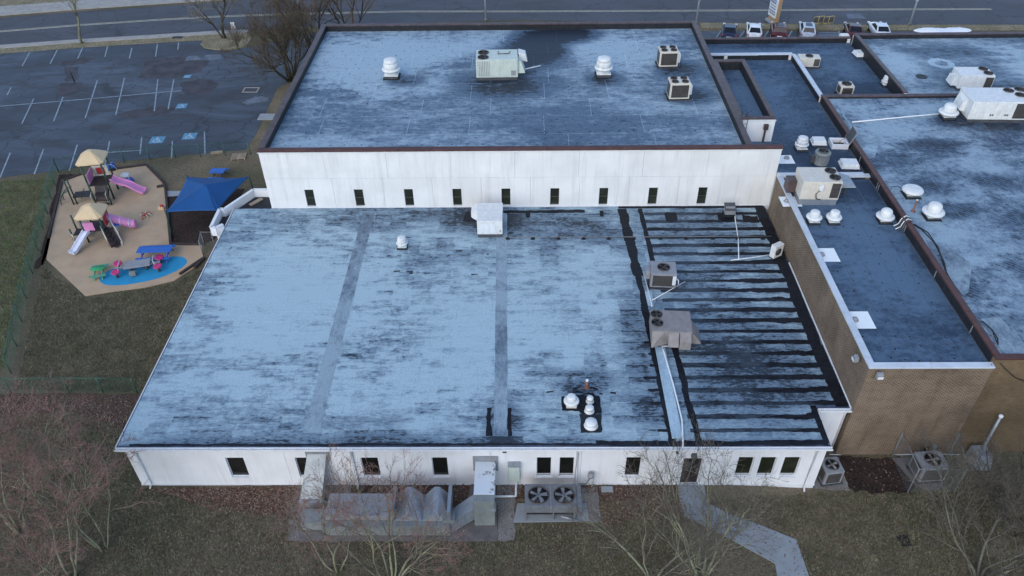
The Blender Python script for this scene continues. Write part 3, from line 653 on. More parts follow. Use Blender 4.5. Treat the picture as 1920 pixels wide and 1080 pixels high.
for k in range(34):
    c = lowp(rr.gauss(1092, 34), rr.gauss(738, 12)) if k < 20 else lowp(rr.uniform(700, 1180), rr.uniform(398, 520))
    a = rr.uniform(-.5, .5) if k < 20 else rr.uniform(-.08, .08); L_ = rr.uniform(.12, .55)
    strip(low, (c.x, c.y), (c.x+L_*math.cos(a), c.y+L_*math.sin(a)), rr.uniform(.02, .07), .0215+.0002*k, m_tar if k < 20 else m_tar2, 'tar_dab', 300+k, .9, .08)
# gutter, drip edge, downspouts
def gutter(x0, x1, y, z):
    m = MB(); m.box(x0, x1, y-.16, y-.145, z-.13, z-.012); m.box(x0, x1, y-.145, y-.03, z-.13, z-.115); m.box(x0, x1, y-.03, y-.004, z-.13, z+.012)
    g = m.build('gutter', m_whiteB, low)
    n = int((x1-x0)/.54); hk = MB().box(-.012, .012, -.165, .0, -.02, -.004).build('hanger', m_whiteB, g, False); hk.location = (x0+.2-LX0, y-LY0, z)
    for i in range(1, n): share(hk, g, (x0+.2+i*.54-LX0, y-LY0, z))
gutter(LX0-.05, LX1+.05, LY0, ZF); gutter(LX1+.06, LX2+.06, NY, zl(0, NY))
m = MB(); m.box(LX0-.05, LX0-.004, LY0, LY1, ZF-.12, ZF+.03); m.v = [(a, b, c+(zl(0, b)-ZF)) for a, b, c in m.v]; m.build('drip_edge', m_whiteB, low)
m = MB(); m.box(LX2+.004, LX2+.06, NY+.02, 38.2, ZF-.06, ZF+.07); m.v = [(a, b, c+(zl(0, b)-ZF)) for a, b, c in m.v]; m.build('drip_edge', m_whiteB, low)
for x in (LX0+.75, VX(655,842,24).x, VX(1084,842,24).x, LX1-.55):
    zb = gz(x, 23)+.06
    MB().tube([(x, LY0-.10, ZF-.13), (x, LY0-.10, ZF-.25), (x, WY-.075, ZF-.42), (x, WY-.075, zb+.12), (x, WY-.28, zb)], .052, 4).build('downspout', m_whiteB, low)
MB().tube([(LX2-.1, NY-.06, 3.05), (LX2-.1, NY+.05, 2.8), (LX2-.1, NY+.05, .1)], .045, 4).build('downspout', m_whiteB, low)
# entrance canopy at the left rear
can = thing('entrance_canopy', 'white walled angled entrance porch behind the blue shade sail', 'porch', (-19.8, 44.0, 0))
cpts = [(-17.25,46.48),(-18.90,46.49),(-20.24,44.07),(-20.56,44.07),(-20.50,41.93),(-20.15,41.90),(-19.80,42.25)]
m = MB()
for i in range(len(cpts)-1):
    a, b = Vector((*cpts[i], 0)), Vector((*cpts[i+1], 0))
    MB().bar((a.x, a.y, 3.27), (b.x, b.y, 3.27), .16, .62).build('parapet', m_lwall, can); MB().bar((a.x, a.y, 3.612), (b.x, b.y, 3.612), .21, .06).build('coping', m_whiteB, can)
MB().prism([(-17.3,46.4),(-18.86,46.4),(-20.2,43.98),(-20.48,43.98),(-20.42,42.0),(-20.15,41.98),(-19.8,42.3),(-19.78,44.4),(-17.3,44.7)], 2.9, 3.04).build('canopy_roof', m_flash, can)
MB().bar((-19.62, 43.05, 1.4), (-20.2, 42.0, 1.4), .2, 3.0).build('wall', m_lwall, can)
MB().bar((-20.2, 42.0, 1.4), (-20.22, 44.2, 1.4), .2, 2.98).build('wall', m_lwall, can); MB().bar((-20.2, 44.2, 1.4), (-18.8, 46.3, 1.4), .2, 2.96).build('wall', m_lwall, can)
MB().bar((-18.9, 45.3, 3.10), (-18.3, 46.1, 3.10), .3, .08).build('loose_board', m_wood, can)

# ---- gymnasium
GX0, GX1, GX2, GY0, GY1, GZ, GR = -17.16, 14.83, 16.72, 44.54, 66.24, 7.82, 7.28
gym = thing('gymnasium', 'tall white gymnasium block with brown parapet and narrow slit windows', 'building', (GX0, GY0, 0))
wx = [VX(px, 355, GY0).x for px in (570,663,757,848,940,1032,1124,1217,1310)]
bay = [GX0]+[(wx[i]+.3+wx[i+1]+.3)/2 for i in range(8)]+[14.3, GX2]
for i in range(len(bay)-1):
    hs = [(x, x+.60, 3.46, 4.80) for x in wx if bay[i] < x < bay[i+1]]
    holed(bay[i]+.006, bay[i+1]-.006, 3.0, 5.66, hs, GY0, .3).build('wall_panel', m_gwall, gym)
up = [GX0, -13.0, -8.9, -4.7, -.5, 3.7, 7.9, 12.1, GX2]
for i in range(len(up)-1): MB().box(up[i]+.006, up[i+1]-.006, GY0-.012, GY0+.3, 5.675, GZ-.13).build('wall_panel', m_gwall, gym)
MB().box(GX0, GX2, GY0+.02, GY0+.28, 5.655, 5.68).build('joint', m_lwall, gym); MB().box(GX0-.01, GX2, GY0-.03, GY0+.3, 3.30, 3.40).build('base_flashing', m_whiteB, gym)
MB().box(GX0, GX2, GY0+.01, GY0+.29, -.4, 2.99).build('wall', m_gwall, gym)
for x in wx: window(gym, x, x+.60, 3.46, 4.80, GY0, m_glassg, m_slat, .10, .03, rail=.62, sill=m_whiteB)
MB().box(GX0, GX0+.3, GY0+.31, GY1, -.4, GZ-.13).build('wall', m_gwall, gym); MB().box(GX1-.3, GX1, GY0+.31, GY1, -.4, GZ-.13).build('wall', m_gwall, gym); MB().box(GX0+.31, GX1-.31, GY1-.3, GY1, -.4, GZ-.13).build('wall', m_gwall, gym)
MB().box(GX0-.05, GX2+.02, GY0-.07, GY0-.014, GZ-.20, GZ-.12).build('fascia', m_white, gym)
coping(gym, (GX0-.06, GY0+.12), (GX2+.05, GY0+.12), .42, GZ, m_brown2, drop=.12, seg=3.6)
coping(gym, (GX0+.14, GY0+.34), (GX0+.14, GY1+.03), .40, GZ, m_brown, seg=3.2); coping(gym, (GX1-.14, GY0+.34), (GX1-.14, GY1+.03), .40, GZ, m_brown, seg=3.2); coping(gym, (GX0+.35, GY1-.14), (GX1-.35, GY1-.14), .40, GZ, m_brown, seg=4)
m = MB(); m.box(GX0+.305, GX0+.335, GY0+.32, GY1-.31, GR-.02, GZ-.11); m.box(GX1-.335, GX1-.305, GY0+.32, GY1-.31, GR-.02, GZ-.11); m.box(GX0+.34, GX1-.34, GY1-.335, GY1-.305, GR-.02, GZ-.11); m.box(GX0+.34, GX1-.34, GY0+.305, GY0+.335, GR-.02, GZ-.13)
m.build('flashing', m_flash, gym)
MB().box(GX0+.3, GX1-.3, GY0+.3, GY1-.3, GR-.3, GR).build('roof_deck', m_gseam, gym)
sheets(gym, GX0+.34, GX1-.34, GY0+.34, GY1-.34, GR, 8, (4.2, 7.6), m_gym, gap=.05, seed=5)
dots(gym, GX0+.8, GX1-.7, GY0+.7, GY1-.8, GR+.0135, 1.02, .86, .062, .10, 3)

# ---- flat-roofed parts on the right
def block(name, label, x0, x1, y0, y1, z, zr, wallm, cop, roofm, rows, lens, seed, along='x', sides='fblr', cw=.34, flash=True, dot=None, th=.28, dots_skip=None, copings=None):
    b = thing(name, label, 'building', (x0, y0, 0))
    top = z-.09
    rects = {'f': (x0, x1, y0, y0+th), 'b': (x0, x1, y1-th, y1), 'l': (x0, x0+th, y0+th+.004, y1-th-.004), 'r': (x1-th, x1, y0+th+.004, y1-th-.004)}
    for k, q in rects.items(): MB().box(*q, -.7, top if k in sides else zr-.05).build('wall', wallm, b)
    e = th+.004
    if flash:
        m = MB(); t = .03
        if 'f' in sides: m.box(x0+e, x1-e, y0+e, y0+e+t, zr-.02, top+.02)
        if 'b' in sides: m.box(x0+e, x1-e, y1-e-t, y1-e, zr-.02, top+.02)
        if 'l' in sides: m.box(x0+e, x0+e+t, y0+e+t, y1-e-t, zr-.02, top+.02)
        if 'r' in sides: m.box(x1-e-t, x1-e, y0+e+t, y1-e-t, zr-.02, top+.02)
        if m.v: m.build('flashing', m_flash, b)
    el, er, ef, eb = [(e if k in sides else -.015) for k in 'lrfb']
    MB().box(x0+el, x1-er, y0+ef, y1-eb, zr-.049, zr).build('roof_deck', m_seamd if roofm is m_dkroof else m_seam, b)
    sheets(b, x0+el+.03, x1-er-.03, y0+ef+.03, y1-eb-.03, zr, rows, lens, roofm, seed=seed, along=along, gap=.032)
    if dot: dots(b, x0+.7, x1-.6, y0+.7, y1-.6, zr+.0135, *dot, skip=dots_skip)
    cs = cop if isinstance(cop, dict) else {k: cop for k in 'fblr'}
    h = cw/2-.03
    if 'f' in sides: coping(b, (x0-.03, y0+h), (x1+.03, y0+h), cw, z, cs['f'])
    if 'b' in sides: coping(b, (x0-.03, y1-h), (x1+.03, y1-h), cw, z, cs['b'])
    if 'l' in sides: coping(b, (x0+h, y0+cw-.02), (x0+h, y1-cw+.02), cw, z, cs['l'])
    if 'r' in sides: coping(b, (x1-h, y0+cw-.02), (x1-h, y1-cw+.02), cw, z, cs['r'])
    return b
BX0, BX1, BY0, BY1 = 16.47, 22.36, 26.32, 43.74
bw = block('brick_wing', 'brown brick wing with pale coping between low white wing and ribbed roof', BX0, BX1, BY0, BY1, 6.26, 6.04, m_brick, m_wcop, m_dkroof, 5, (7, 13), 21, 'y', sides='fbl', dot=(.72, .85, .055, .30, 4))
for y in (31.4, 37.0, 42.2): MB().box(BX0-.004, BX0+.004, y-.012, y+.012, 3.3, 6.15).build('control_joint', m_flash, bw)
m = MB()
m.box(BX0+.3, BX1-.3, BY1-.33, BY1-.29, 6.05, 6.16)
hall = block('ribbed_roof_hall', 'large brick hall at right with ribbed blue roof and rust brown coping', 22.40, 62, 26.50, 54.42, 6.64, 6.44, m_brick2, {'f': m_brown2, 'b': m_brown, 'l': m_brown2, 'r': m_brown2}, m_right, 12, (6, 11), 33, 'y')
MB().box(22.385, 22.397, 26.8, 54.2, 6.06, 6.53).build('flashing', m_flash, hall)
for y in (28.9, 33.3, 37.6, 37.8, 42.0, 42.25, 45.5, 48.5): MB().box(22.360, 22.384, y-.03, y+.03, 6.08, 6.52).build('flashing_lap', m_grey, hall)
MB().tube([(22.25, 26.44, 6.3), (22.25, 26.40, 6.0), (22.25, 26.42, -.2)], .035, 6).build('conduit', m_fgrey, hall)
pl = [U(*q, 6.45) for q in ((1736,450),(1790,470),(1822,497),(1816,548),(1806,555),(1760,500))]
MB().prism([(p.x, p.y) for p in pl], 6.44, 6.475).build('cricket_sheet', m_strip, hall)
pl = [U(*q, 6.45) for q in ((1838,598),(1875,595),(1925,650),(1925,668),(1882,664))]
MB().prism([(p.x, p.y) for p in pl], 6.44, 6.475).build('cricket_sheet', m_strip, hall)
pl = [U(*q, 6.45) for q in ((1565,190),(1600,240),(1650,260),(1640,295),(1625,300),(1590,235))]
MB().prism([(p.x, p.y) for p in pl], 6.44, 6.474).build('cricket_sheet', m_far, hall)
kn = block('connecting_roof', 'dark blue connecting roof strip right of the gymnasium with pale rear coping', 16.76, 22.36, 43.78, 62.5, 6.50, 6.0, m_gwall, {'f': m_wcop, 'b': m_wcop, 'l': m_brown, 'r': m_wcop}, m_dkroof, 4, (6, 12), 41, 'y', sides='b', dot=(.9, .95, .06, .2, 6))
MB().box(14.85, 16.74, 44.86, 62.5, -.4, 6.0).build('wall', m_gwall, kn); MB().box(14.86, 16.73, 44.88, 48.5, 6.004, 6.012).build('membrane_sheet', m_dkroof, kn); MB().box(14.86, 16.73, 58.3, 62.2, 6.004, 6.012).build('membrane_sheet', m_dkroof, kn)
MB().box(14.85, 16.75, 62.22, 62.5, 6.0, 6.41).build('wall', m_gwall, kn); MB().box(14.85, 16.75, 62.18, 62.214, 6.0, 6.41).build('flashing', m_flash, kn); coping(kn, (14.85, 62.36), (16.72, 62.36), .34, 6.5, m_wcop)
MB().box(22.34, 22.62, 54.46, 62.5, -.4, 6.40).build('wall', m_gwall, kn); MB().box(22.30, 22.335, 54.46, 62.18, 6.0, 6.42).build('flashing', m_flash, kn); coping(kn, (22.48, 54.45), (22.48, 62.2), .34, 6.5, m_wcop)
coping(kn, (16.5, 43.62+.02), (22.0, 43.62+.02), .30, 6.36, m_wcop, name='divider_coping'); MB().box(16.76, 22.2, 43.78, 43.80, 6.0, 6.3).build('flashing', m_flash, kn)
st = block('stair_block', 'small white stair block with brown coping and drain box beside gymnasium', 14.86, 17.30, 48.5, 58.25, 7.80, 7.05, m_gwall, m_brown, m_dkroof, 2, (5, 8), 51, 'y', sides='fblr', dot=(.8, .9, .05, .15, 8))
MB().box(14.86, 17.33, 48.44, 48.494, 7.60, 7.68).build('fascia', m_white, st)
MB().box(16.55, 16.85, 48.28, 48.495, 7.0, 7.38).build('scupper_box', m_brown, st, bevel=.01); MB().box(16.64, 16.76, 48.36, 48.46, 6.02, 6.999).build('downspout', m_brown, st)
lad = thing('roof_ladder', 'dark steel ladder hooked over the stair block parapet', 'ladder', (15.15, 48.4, 6.9))
for x in (15.02, 15.36): MB().tube([(x, 48.36, 6.7), (x, 48.36, 8.05), (x, 48.5, 8.2), (x, 48.75, 8.2), (x, 48.85, 7.75)], .022, 5).build('rail', m_brown, lad)
for i in range(4): MB().cyl((15.02, 48.36, 6.8+i*.33), (15.36, 48.36, 6.8+i*.33), .016, n=5).build('rung', m_brown, lad)
nb = block('north_roof', 'dark blue flat roof section behind the pale coping near parked cars', 14.87, 28.64, 62.54, 66.75, 6.12, 5.66, m_gwall, m_brown, m_dkroof, 3, (5, 8), 61, 'x', sides='bl', dot=(1.0, 1.0, .06, .2, 9))
nb2 = block('court_roof', 'dark flat roof between pale diagonal coping and the far right roof', 22.66, 28.64, 54.50, 62.52, 6.15, 5.64, m_gwall, m_flash, m_dkroof, 4, (4, 6), 71, 'x', sides='f', dot=(1.0, 1.0, .06, .2, 10))
r2 = block('far_right_roof', 'pale blue stained flat roof at upper right behind the rooftop units', 28.68, 62, 54.46, 66.2, 6.62, 6.22, m_gwall, m_brown, m_far, 6, (7, 11), 81, 'x', sides='bl')
MB().box(28.635, 28.675, 54.6, 66.0, 5.66, 6.52).build('flashing', m_flash, r2)
pl = U(1765, 119, 6.23)
for i, (px, py, s) in enumerate(((1728,143.5,.45), (1842,142,.42))):
    p = U(px, py, 6.235); m = MB().lathe([(.001,0),(s,0),(s,.012),(s*.75,.02),(s*.55,.005),(.001,.005)], (p.x, p.y, 6.232), 20); o = m.build('roof_drain', m_black, r2)
m = MB().lathe([(.5,.014),(1.0,.014)], (pl.x, pl.y, 6.232), 26, False); m.v = [(a+rnd.uniform(-.1,.1), b+rnd.uniform(-.1,.1), c) for a, b, c in m.v]; m.build('patch_ring', m_cricket, r2)
MB().box(27.9, 28.6, 66.77, 67.3, -.4, 6.2).build('wall', m_gwall, nb)
print('buildings done')

# ------------------------------------------------------------------ rooftop equipment
_fan = {}
def fan(par, x, y, z, r, blades=4, guard=True, bm=m_slat, rim=None):
    """condenser fan set in a top panel: dark throat, rim, hub, blades, wire guard"""
    f = MB().lathe([(r*.98,.0),(r*.98,.006),(.001,.006)], (0,0,0), 20).build('fan', m_black, par, False); f.location = (x, y, z)
    MB().lathe([(r*1.04,.0),(r*1.04,.06),(r*.97,.065),(r*.95,.0)], (0,0,0), 20, False).build('shroud', m_slat, f, False)
    b = MB(); b.hexa([(r*.12,-.07*r,.012),(r*.86,-.26*r,.012),(r*.86,.14*r,.04),(r*.12,.10*r,.04),(r*.12,-.07*r,.02),(r*.86,-.26*r,.02),(r*.86,.14*r,.048),(r*.12,.10*r,.048)])
    k = b.build('blade', bm, f, False)
    a0 = rnd.uniform(0, 2); k.rotation_euler.z = a0
    for i in range(1, blades): share(k, f, (0,0,0), a0+i*2*math.pi/blades)
    MB().cyl((0,0,.008), (0,0,.055), r*.17, n=10).build('hub', bm, f, False)
    if guard:
        g = MB()
        for q in (.4, .75): g.tube([(r*q*math.cos(i*math.pi/10), r*q*math.sin(i*math.pi/10), .064) for i in range(21)], .003, 3)
        for i in range(3): c, s = math.cos(i*math.pi/3)*r, math.sin(i*math.pi/3)*r; g.bar((-c,-s,.067), (c,s,.067), .007)
        g.build('guard', m_black, f, False)
    return f
def louvre(par, x0, x1, y, z0, z1, n, mat=None, back=None, upright=False):
    MB().box(x0, x1, y-.004, y+.01, z0, z1).build('grille', back or m_dark, par, False)
    s0 = None
    for i in range(n):
        if upright:
            q = x0+(i+.5)*(x1-x0)/n
            if s0 is None: s0 = MB().box(-.3*(x1-x0)/n, .3*(x1-x0)/n, y-.03, y-.005, z0, z1).build('slat', mat or m_slat, par, False); s0.location.x = q
            else: share(s0, par, (q, 0, 0))
        else:
            q = z0+(i+.5)*(z1-z0)/n
            if s0 is None: s0 = MB().box(x0, x1, y-.03, y-.005, -.3*(z1-z0)/n, .3*(z1-z0)/n).build('slat', mat or m_slat, par, False); s0.location.z = q
            else: share(s0, par, (0, 0, q))
def vent(name, label, p, s, prof, cat='roof vent', group=None, curb=.9, ch=.22, mat=None, rz=0, curbm=None, n=22):
    t = thing(name, label, cat, p, rz, group)
    c = curb*s/2; MB().box(-c*1.25, c*1.25, -c*1.25, c*1.25, -.01, .03*s).build('base_flashing', m_flash, t, False)
    MB().box(-c, c, -c, c, .02, ch*s).build('curb', curbm or m_curb, t, False)
    MB().box(-c*1.08, c*1.08, -c*1.08, c*1.08, ch*s, ch*s+.05*s).build('curb_cap', mat or m_white, t, False, bevel=.01)
    k = 0
    for part, pr in prof: MB().lathe([(r*s, z*s+ch*s+.045*s) for r, z in pr], (0,0,0), n).build(part, mat or m_white, t, False)
    return t
TALL = (('base_drum', [(.44,0),(.46,.04),(.46,.16),(.57,.24),(.63,.30),(.63,.34),(.52,.42)]), ('wind_band', [(.48,.40),(.53,.43),(.50,.68),(.47,.76),(.44,.78)]), ('cap', [(.44,.77),(.47,.80),(.44,.95),(.40,1.00),(.22,1.03),(.001,1.04)]))
MUSH = (('base_drum', [(.45,0),(.50,.05),(.50,.14),(.66,.19),(.71,.26),(.69,.36),(.54,.44)]), ('cap', [(.41,.42),(.43,.48),(.43,.76),(.40,.86),(.33,.92),(.18,.95),(.001,.96)]))
DOME = (('base_drum', [(.50,0),(.56,.05),(.58,.12),(.74,.15),(.78,.22),(.76,.29),(.60,.36)]), ('cap', [(.48,.34),(.50,.40),(.49,.66),(.44,.80),(.33,.90),(.15,.96),(.001,.97)]))
FLAT = (('base_drum', [(.50,0),(.54,.04),(.55,.10)]), ('cap', [(.60,.10),(.72,.12),(.74,.18),(.68,.28),(.50,.35),(.25,.38),(.001,.39)]))
def at(px, py, z): return U(px, py, z)
GD = GR+.012
vent('exhaust_fan', 'tall white exhaust fan at left on the gymnasium roof', at(735,144,GD), 1.12, TALL)
vent('exhaust_fan', 'tall white exhaust fan right of centre on the gymnasium roof', at(1131,141,GD), 1.12, TALL)
KZ, BZ, RZ, CZ, FZ = 6.012, 6.052, 6.452, 5.652, 6.232
vent('exhaust_fan', 'white exhaust fan on connecting roof left of the white curb box', at(1501,280,KZ), .74, TALL)
vent('exhaust_fan', 'white mushroom vent, left one of the pair on the brick wing roof', at(1524,416,BZ), .66, MUSH, group='pair of mushroom vents on the brick wing')
vent('exhaust_fan', 'white mushroom vent, right one of the pair on the brick wing roof', at(1561,416,BZ), .66, MUSH, group='pair of mushroom vents on the brick wing')
vent('exhaust_fan', 'white domed exhaust fan against the dark flashing of the ribbed roof hall', at(1657,414,BZ), .70, DOME)
vent('exhaust_fan', 'large white domed exhaust fan on ribbed roof below the flat dome', at(1746,407,RZ), .82, DOME)
vent('exhaust_fan', 'low flat white dome vent on ribbed roof near the rust coping', at(1708,366,RZ), .86, FLAT)
vent('exhaust_fan', 'white domed exhaust fan beside the big rooftop unit at right edge', at(1775,220,RZ), .88, DOME)
vent('exhaust_fan', 'small white vent in the corner of the dark court roof', at(1660,160,CZ), .62, TALL)
low_z = lambda px, py: lowp(px, py)
vent('turbine_vent', 'small white capped vent alone on the left of the low roof', low_z(755,463), .60, TALL)
vent('roof_vent', 'white domed vent at left end of the black tar patch', low_z(1071,759), .56, MUSH, curbm=m_beige)
def stack(label, px, py, r, h):
    p = lowp(px, py); t = thing('vent_stack', label, 'roof vent', p)
    MB().lathe([(r*1.25,-.01),(r*1.2,.05),(r*.8,.12),(r*.8,h)], n=18).build('pipe', m_white, t, False); MB().lathe([(.001,h-.02),(r,h-.02),(r*1.05,h+.04),(r,h+.10),(r*.6,h+.16),(.001,h+.17)], n=18).build('cap', m_white, t, False)
stack('small white capped stack, rear one on the black tar patch', 1106, 753, .17, .2); stack('white capped stack, middle one on the black tar patch', 1105, 771, .21, .2); stack('white capped stack on the front dark square of the low roof', 1108, 798, .29, .20)
p = lowp(1100, 727); t = thing('vent_pipe', 'thin rusty upright vent pipe on the low roof behind the tar patch', 'pipe', p)
MB().lathe([(.17,-.01),(.12,.03),(.075,.09),(.07,.5)], n=12).build('pipe', m_copper, t, False); MB().lathe([(.075,.5),(.08,.52),(.08,.58),(.05,.6),(.001,.6)], n=12).build('rim', m_whiteB, t, False)
p = at(1712, 396, RZ); t = thing('vent_pipe', 'short upright pipe on the ribbed roof between two white domes', 'pipe', p)
MB().lathe([(.16,-.01),(.1,.04),(.055,.1),(.05,.75)], n=10).build('pipe', m_copper, t, False); MB().lathe([(.055,.75),(.06,.82),(.001,.82)], n=10).build('rim', m_beige, t, False)

def condenser(label, p, w, d, h, nf, rz=0, mat=m_beige, name='condenser_unit', group=None, grille=True, fr=None, feet=True, n=14, cat='air conditioner', pad=True, bm=m_slat):
    t = thing(name, label, cat, p, rz, group)
    z0 = .12 if feet else .02
    if pad: MB().box(-w/2-.1, w/2+.1, -d/2-.08, d/2+.08, -.01, .05).build('pad', m_curb, t, False)
    if feet:
        f = MB().box(-w/2-.12, w/2+.12, -.06, .06, .045, .125).build('support_rail', m_black, t, False); f.location.y = -d/2+.15; share(f, t, (0, d/2-.15, 0))
    MB().box(-w/2, w/2, -d/2, d/2, z0, z0+h).build('cabinet', mat, t, False, bevel=.02)
    if grille:
        louvre(t, -w/2+.12, w/2-.12, -d/2-.004, z0+.12, z0+h-.14, n)
        sd_ = MB().box(-w/2-.012, -w/2-.002, -d/2+.12, d/2-.12, z0+.12, z0+h-.14).build('side_grille', m_slat, t, False)
    nx_, ny_ = nf; r = fr or min(w/nx_, d/ny_)*.42
    for i in range(nx_):
        for j in range(ny_): fan(t, -w/2+(i+.5)*w/nx_, -d/2+(j+.5)*d/ny_, z0+h+.002, r, bm=bm)
    return t
c4 = condenser('beige four fan condenser at the rear right of the gymnasium roof', at(1250,122,GD), 1.45, 1.15, 1.2, (2,2), R(2))
MB().box(.73, .95, -.3, .2, .3, 1.0).build('control_box', m_whiteB, c4, False, bevel=.02); MB().tube([(.85,-.2,.35),(1.05,-.3,.25),(1.05,-.35,.03),(.9,-.5,.03)], .04).build('hose', m_black, c4, False)
c4 = condenser('beige four fan condenser nearest the right parapet of gymnasium', at(1270,182,GD), 1.45, 1.15, 1.2, (2,2), R(2))
MB().box(.73, .93, -.3, .2, .3, 1.0).build('control_box', m_whiteB, c4, False, bevel=.02)
def rtu(name, label, p, w, d, h, rz=0, mat=m_beige, curb=.2, curbm=None):
    t = thing(name, label, 'rooftop unit', p, rz)
    MB().box(-w/2+.04, w/2-.04, -d/2+.04, d/2-.04, -.01, curb).build('curb', curbm or m_curb, t, False)
    MB().box(-w/2, w/2, -d/2, d/2, curb, curb+h).build('cabinet', mat, t, False, bevel=.025)
    return t
def panel(t, x0, x1, y, z0, z1, mat, name='panel'): return MB().box(x0, x1, y-.018, y-.003, z0, z1).build(name, mat, t, False, bevel=.006)
# pale green unit in the middle of the gymnasium roof
W, D, Hh = 3.15, 1.9, 1.42
t = rtu('rooftop_unit', 'pale green rooftop unit with two fans at the middle of gymnasium roof', at(932,151,GD)+Vector((0, .95, 0)), W, D, Hh, R(1), m_sage, .24)
zc = .24
fan(t, -W/2+.55, .35, zc+Hh+.002, .40); fan(t, -W/2+.55, -.52, zc+Hh+.002, .40)
louvre(t, -W/2+.12, -.55, -D/2-.003, zc+.12, zc+Hh-.12, 7, m_sage, m_grey, True)
panel(t, -.48, .45, -D/2, zc+.08, zc+Hh-.08, m_sage); panel(t, .50, W/2-.06, -D/2, zc+.08, zc+Hh-.08, m_sage); MB().box(1.05, 1.42, -D/2-.035, -D/2-.02, zc+.16, zc+.55).build('data_plate', m_grey, t, False)
MB().box(W/2, W/2+.55, -.8, .45, zc+.25, zc+1.15, (0,.3,.1,.1)).build('hood', m_sage, t, False, bevel=.02)
MB().hexa([(W/2+.15,.1,zc+.9),(W/2+.75,.1,zc+.75),(W/2+.75,.9,zc+.75),(W/2+.15,.9,zc+.9),(W/2+.05,.1,zc+1.5),(W/2+.6,.1,zc+1.35),(W/2+.6,.9,zc+1.35),(W/2+.05,.9,zc+1.5)]).build('hood', m_white, t, False, bevel=.02)
MB().tube([(.1, .55, zc+Hh+.02), (.1, .0, zc+Hh+.05), (.9, .05, zc+Hh+.05), (1.0, .5, zc+Hh+.03)], .03).build('cable', m_slat, t, False)
g0 = at(982,130,GD+.15); g1 = at(1014,123,GD+.1)
tag(MB().tube([g0, g1], .05, 6).build('gas_pipe', m_pipe), 'short white pipe running right from the pale green unit on gymnasium roof', 'pipe')
# white unit against the gym wall on the low roof
p = lowp(919, 447); W, D, Hh = 1.62, 2.1, 1.05
t = rtu('rooftop_unit', 'white rooftop unit on low roof against the gymnasium wall', (p.x, p.y+D/2+.05, p.z), W, D, Hh, R(0), m_white, .28)
MB().hexa([(-W/2-.42,.25,.7),(-W/2-.004,.1,.5),(-W/2-.004,1.0,.5),(-W/2-.42,1.0,.7),(-W/2-.42,.25,1.15),(-W/2-.004,.1,1.32),(-W/2-.004,1.0,1.32),(-W/2-.42,1.0,1.15)]).build('hood', m_white, t, False, bevel=.02)
for i in range(3): MB().box(-W/2-.45, -W/2-.38, .3, .95, .74+i*.14, .78+i*.14).build('hood_slat', m_white, t, False)
panel(t, -.6, -.1, -D/2, .42, 1.1, m_whiteB); panel(t, 0.02, .34, -D/2, .42, 1.1, m_whiteB); MB().box(.62, .70, -D/2-.03, -D/2-.004, .5, .62).build('lock', m_grey, t, False)
# dark grey box vent
p = lowp(1366, 405); t = thing('box_vent', 'small grey metal box vent on the low roof below the last gym window', 'roof vent', p)
MB().box(-.36,.36,-.2,.36,-.01,.2).build('curb', m_flash, t, False); MB().box(-.30,.30,-.16,.32,.2,.75).build('body', m_grey, t, False, bevel=.015); MB().hexa([(-.36,-.3,.62),(.36,-.3,.62),(.36,.36,.8),(-.36,.36,.8),(-.36,-.3,.66),(.36,-.3,.66),(.36,.36,.84),(-.36,.36,.84)]).build('cap', m_curb, t, False)
# condenser and packaged unit by the pale strip
p = lowp(1243, 542)
t = condenser('grey condenser with single fan and side box on the striped low roof', (p.x, p.y+.62, p.z), 1.5, 1.25, 1.02, (1,1), R(-4), m_grey, fr=.36, n=12)
MB().box(.52, .72, -.66, -.635, .35, 1.0).build('access_panel', m_whiteB, t, False); MB().box(-1.05, -.755, -.35, .25, .5, 1.05).build('side_box', m_grey, t, False, bevel=.02); MB().tube([(.76,-.45,.7),(.9,-.5,.6),(.92,-.55,.3),(.8,-.5,.1)], .035).build('hose', m_whiteB, t, False)
p = lowp(1262, 652); W, D, Hh = 2.15, 1.75, .92
t = rtu('rooftop_unit', 'weathered tan rooftop unit with sloped hood on the striped low roof', (p.x-.1, p.y+D/2, p.z), W, D, Hh, R(-4), m_tan, .26)
fan(t, -.78, .48, .26+Hh+.002, .31); fan(t, -.78, -.22, .26+Hh+.002, .31)
MB().hexa([(-W/2,-D/2-.40,.30),(-.18,-D/2-.02,.30),(-.18,-D/2,.32),(-W/2,-D/2,.30),(-W/2,-D/2-.02,1.1),(-.45,-D/2-.02,1.12),(-.45,-D/2,1.14),(-W/2,-D/2,1.14)]).build('intake_hood', m_tan, t, False)
MB().hexa([(-.2,-D/2-.5,.5),(.35,-D/2-.5,.5),(.35,-D/2-.005,.4),(-.2,-D/2-.005,.4),(-.2,-D/2-.42,.6),(.35,-D/2-.42,.6),(.35,-D/2-.005,1.12),(-.2,-D/2-.005,1.12)]).build('hood', m_tan, t, False)
MB().hexa([(.4,-D/2-.45,.32),(1.0,-D/2-.45,.32),(1.0,-D/2-.005,.32),(.4,-D/2-.005,.32),(.4,-D/2-.40,.85),(1.0,-D/2-.40,.85),(1.0,-D/2-.005,1.16),(.4,-D/2-.005,1.16)]).build('hood', m_tan, t, False)
MB().hexa([(W/2+.005,-.85,.35),(W/2+.55,-.85,.35),(W/2+.55,.3,.35),(W/2+.005,.3,.35),(W/2+.005,-.85,1.1),(W/2+.40,-.85,.6),(W/2+.40,.3,.6),(W/2+.005,.3,1.1)]).build('side_hood', m_tan, t, False)
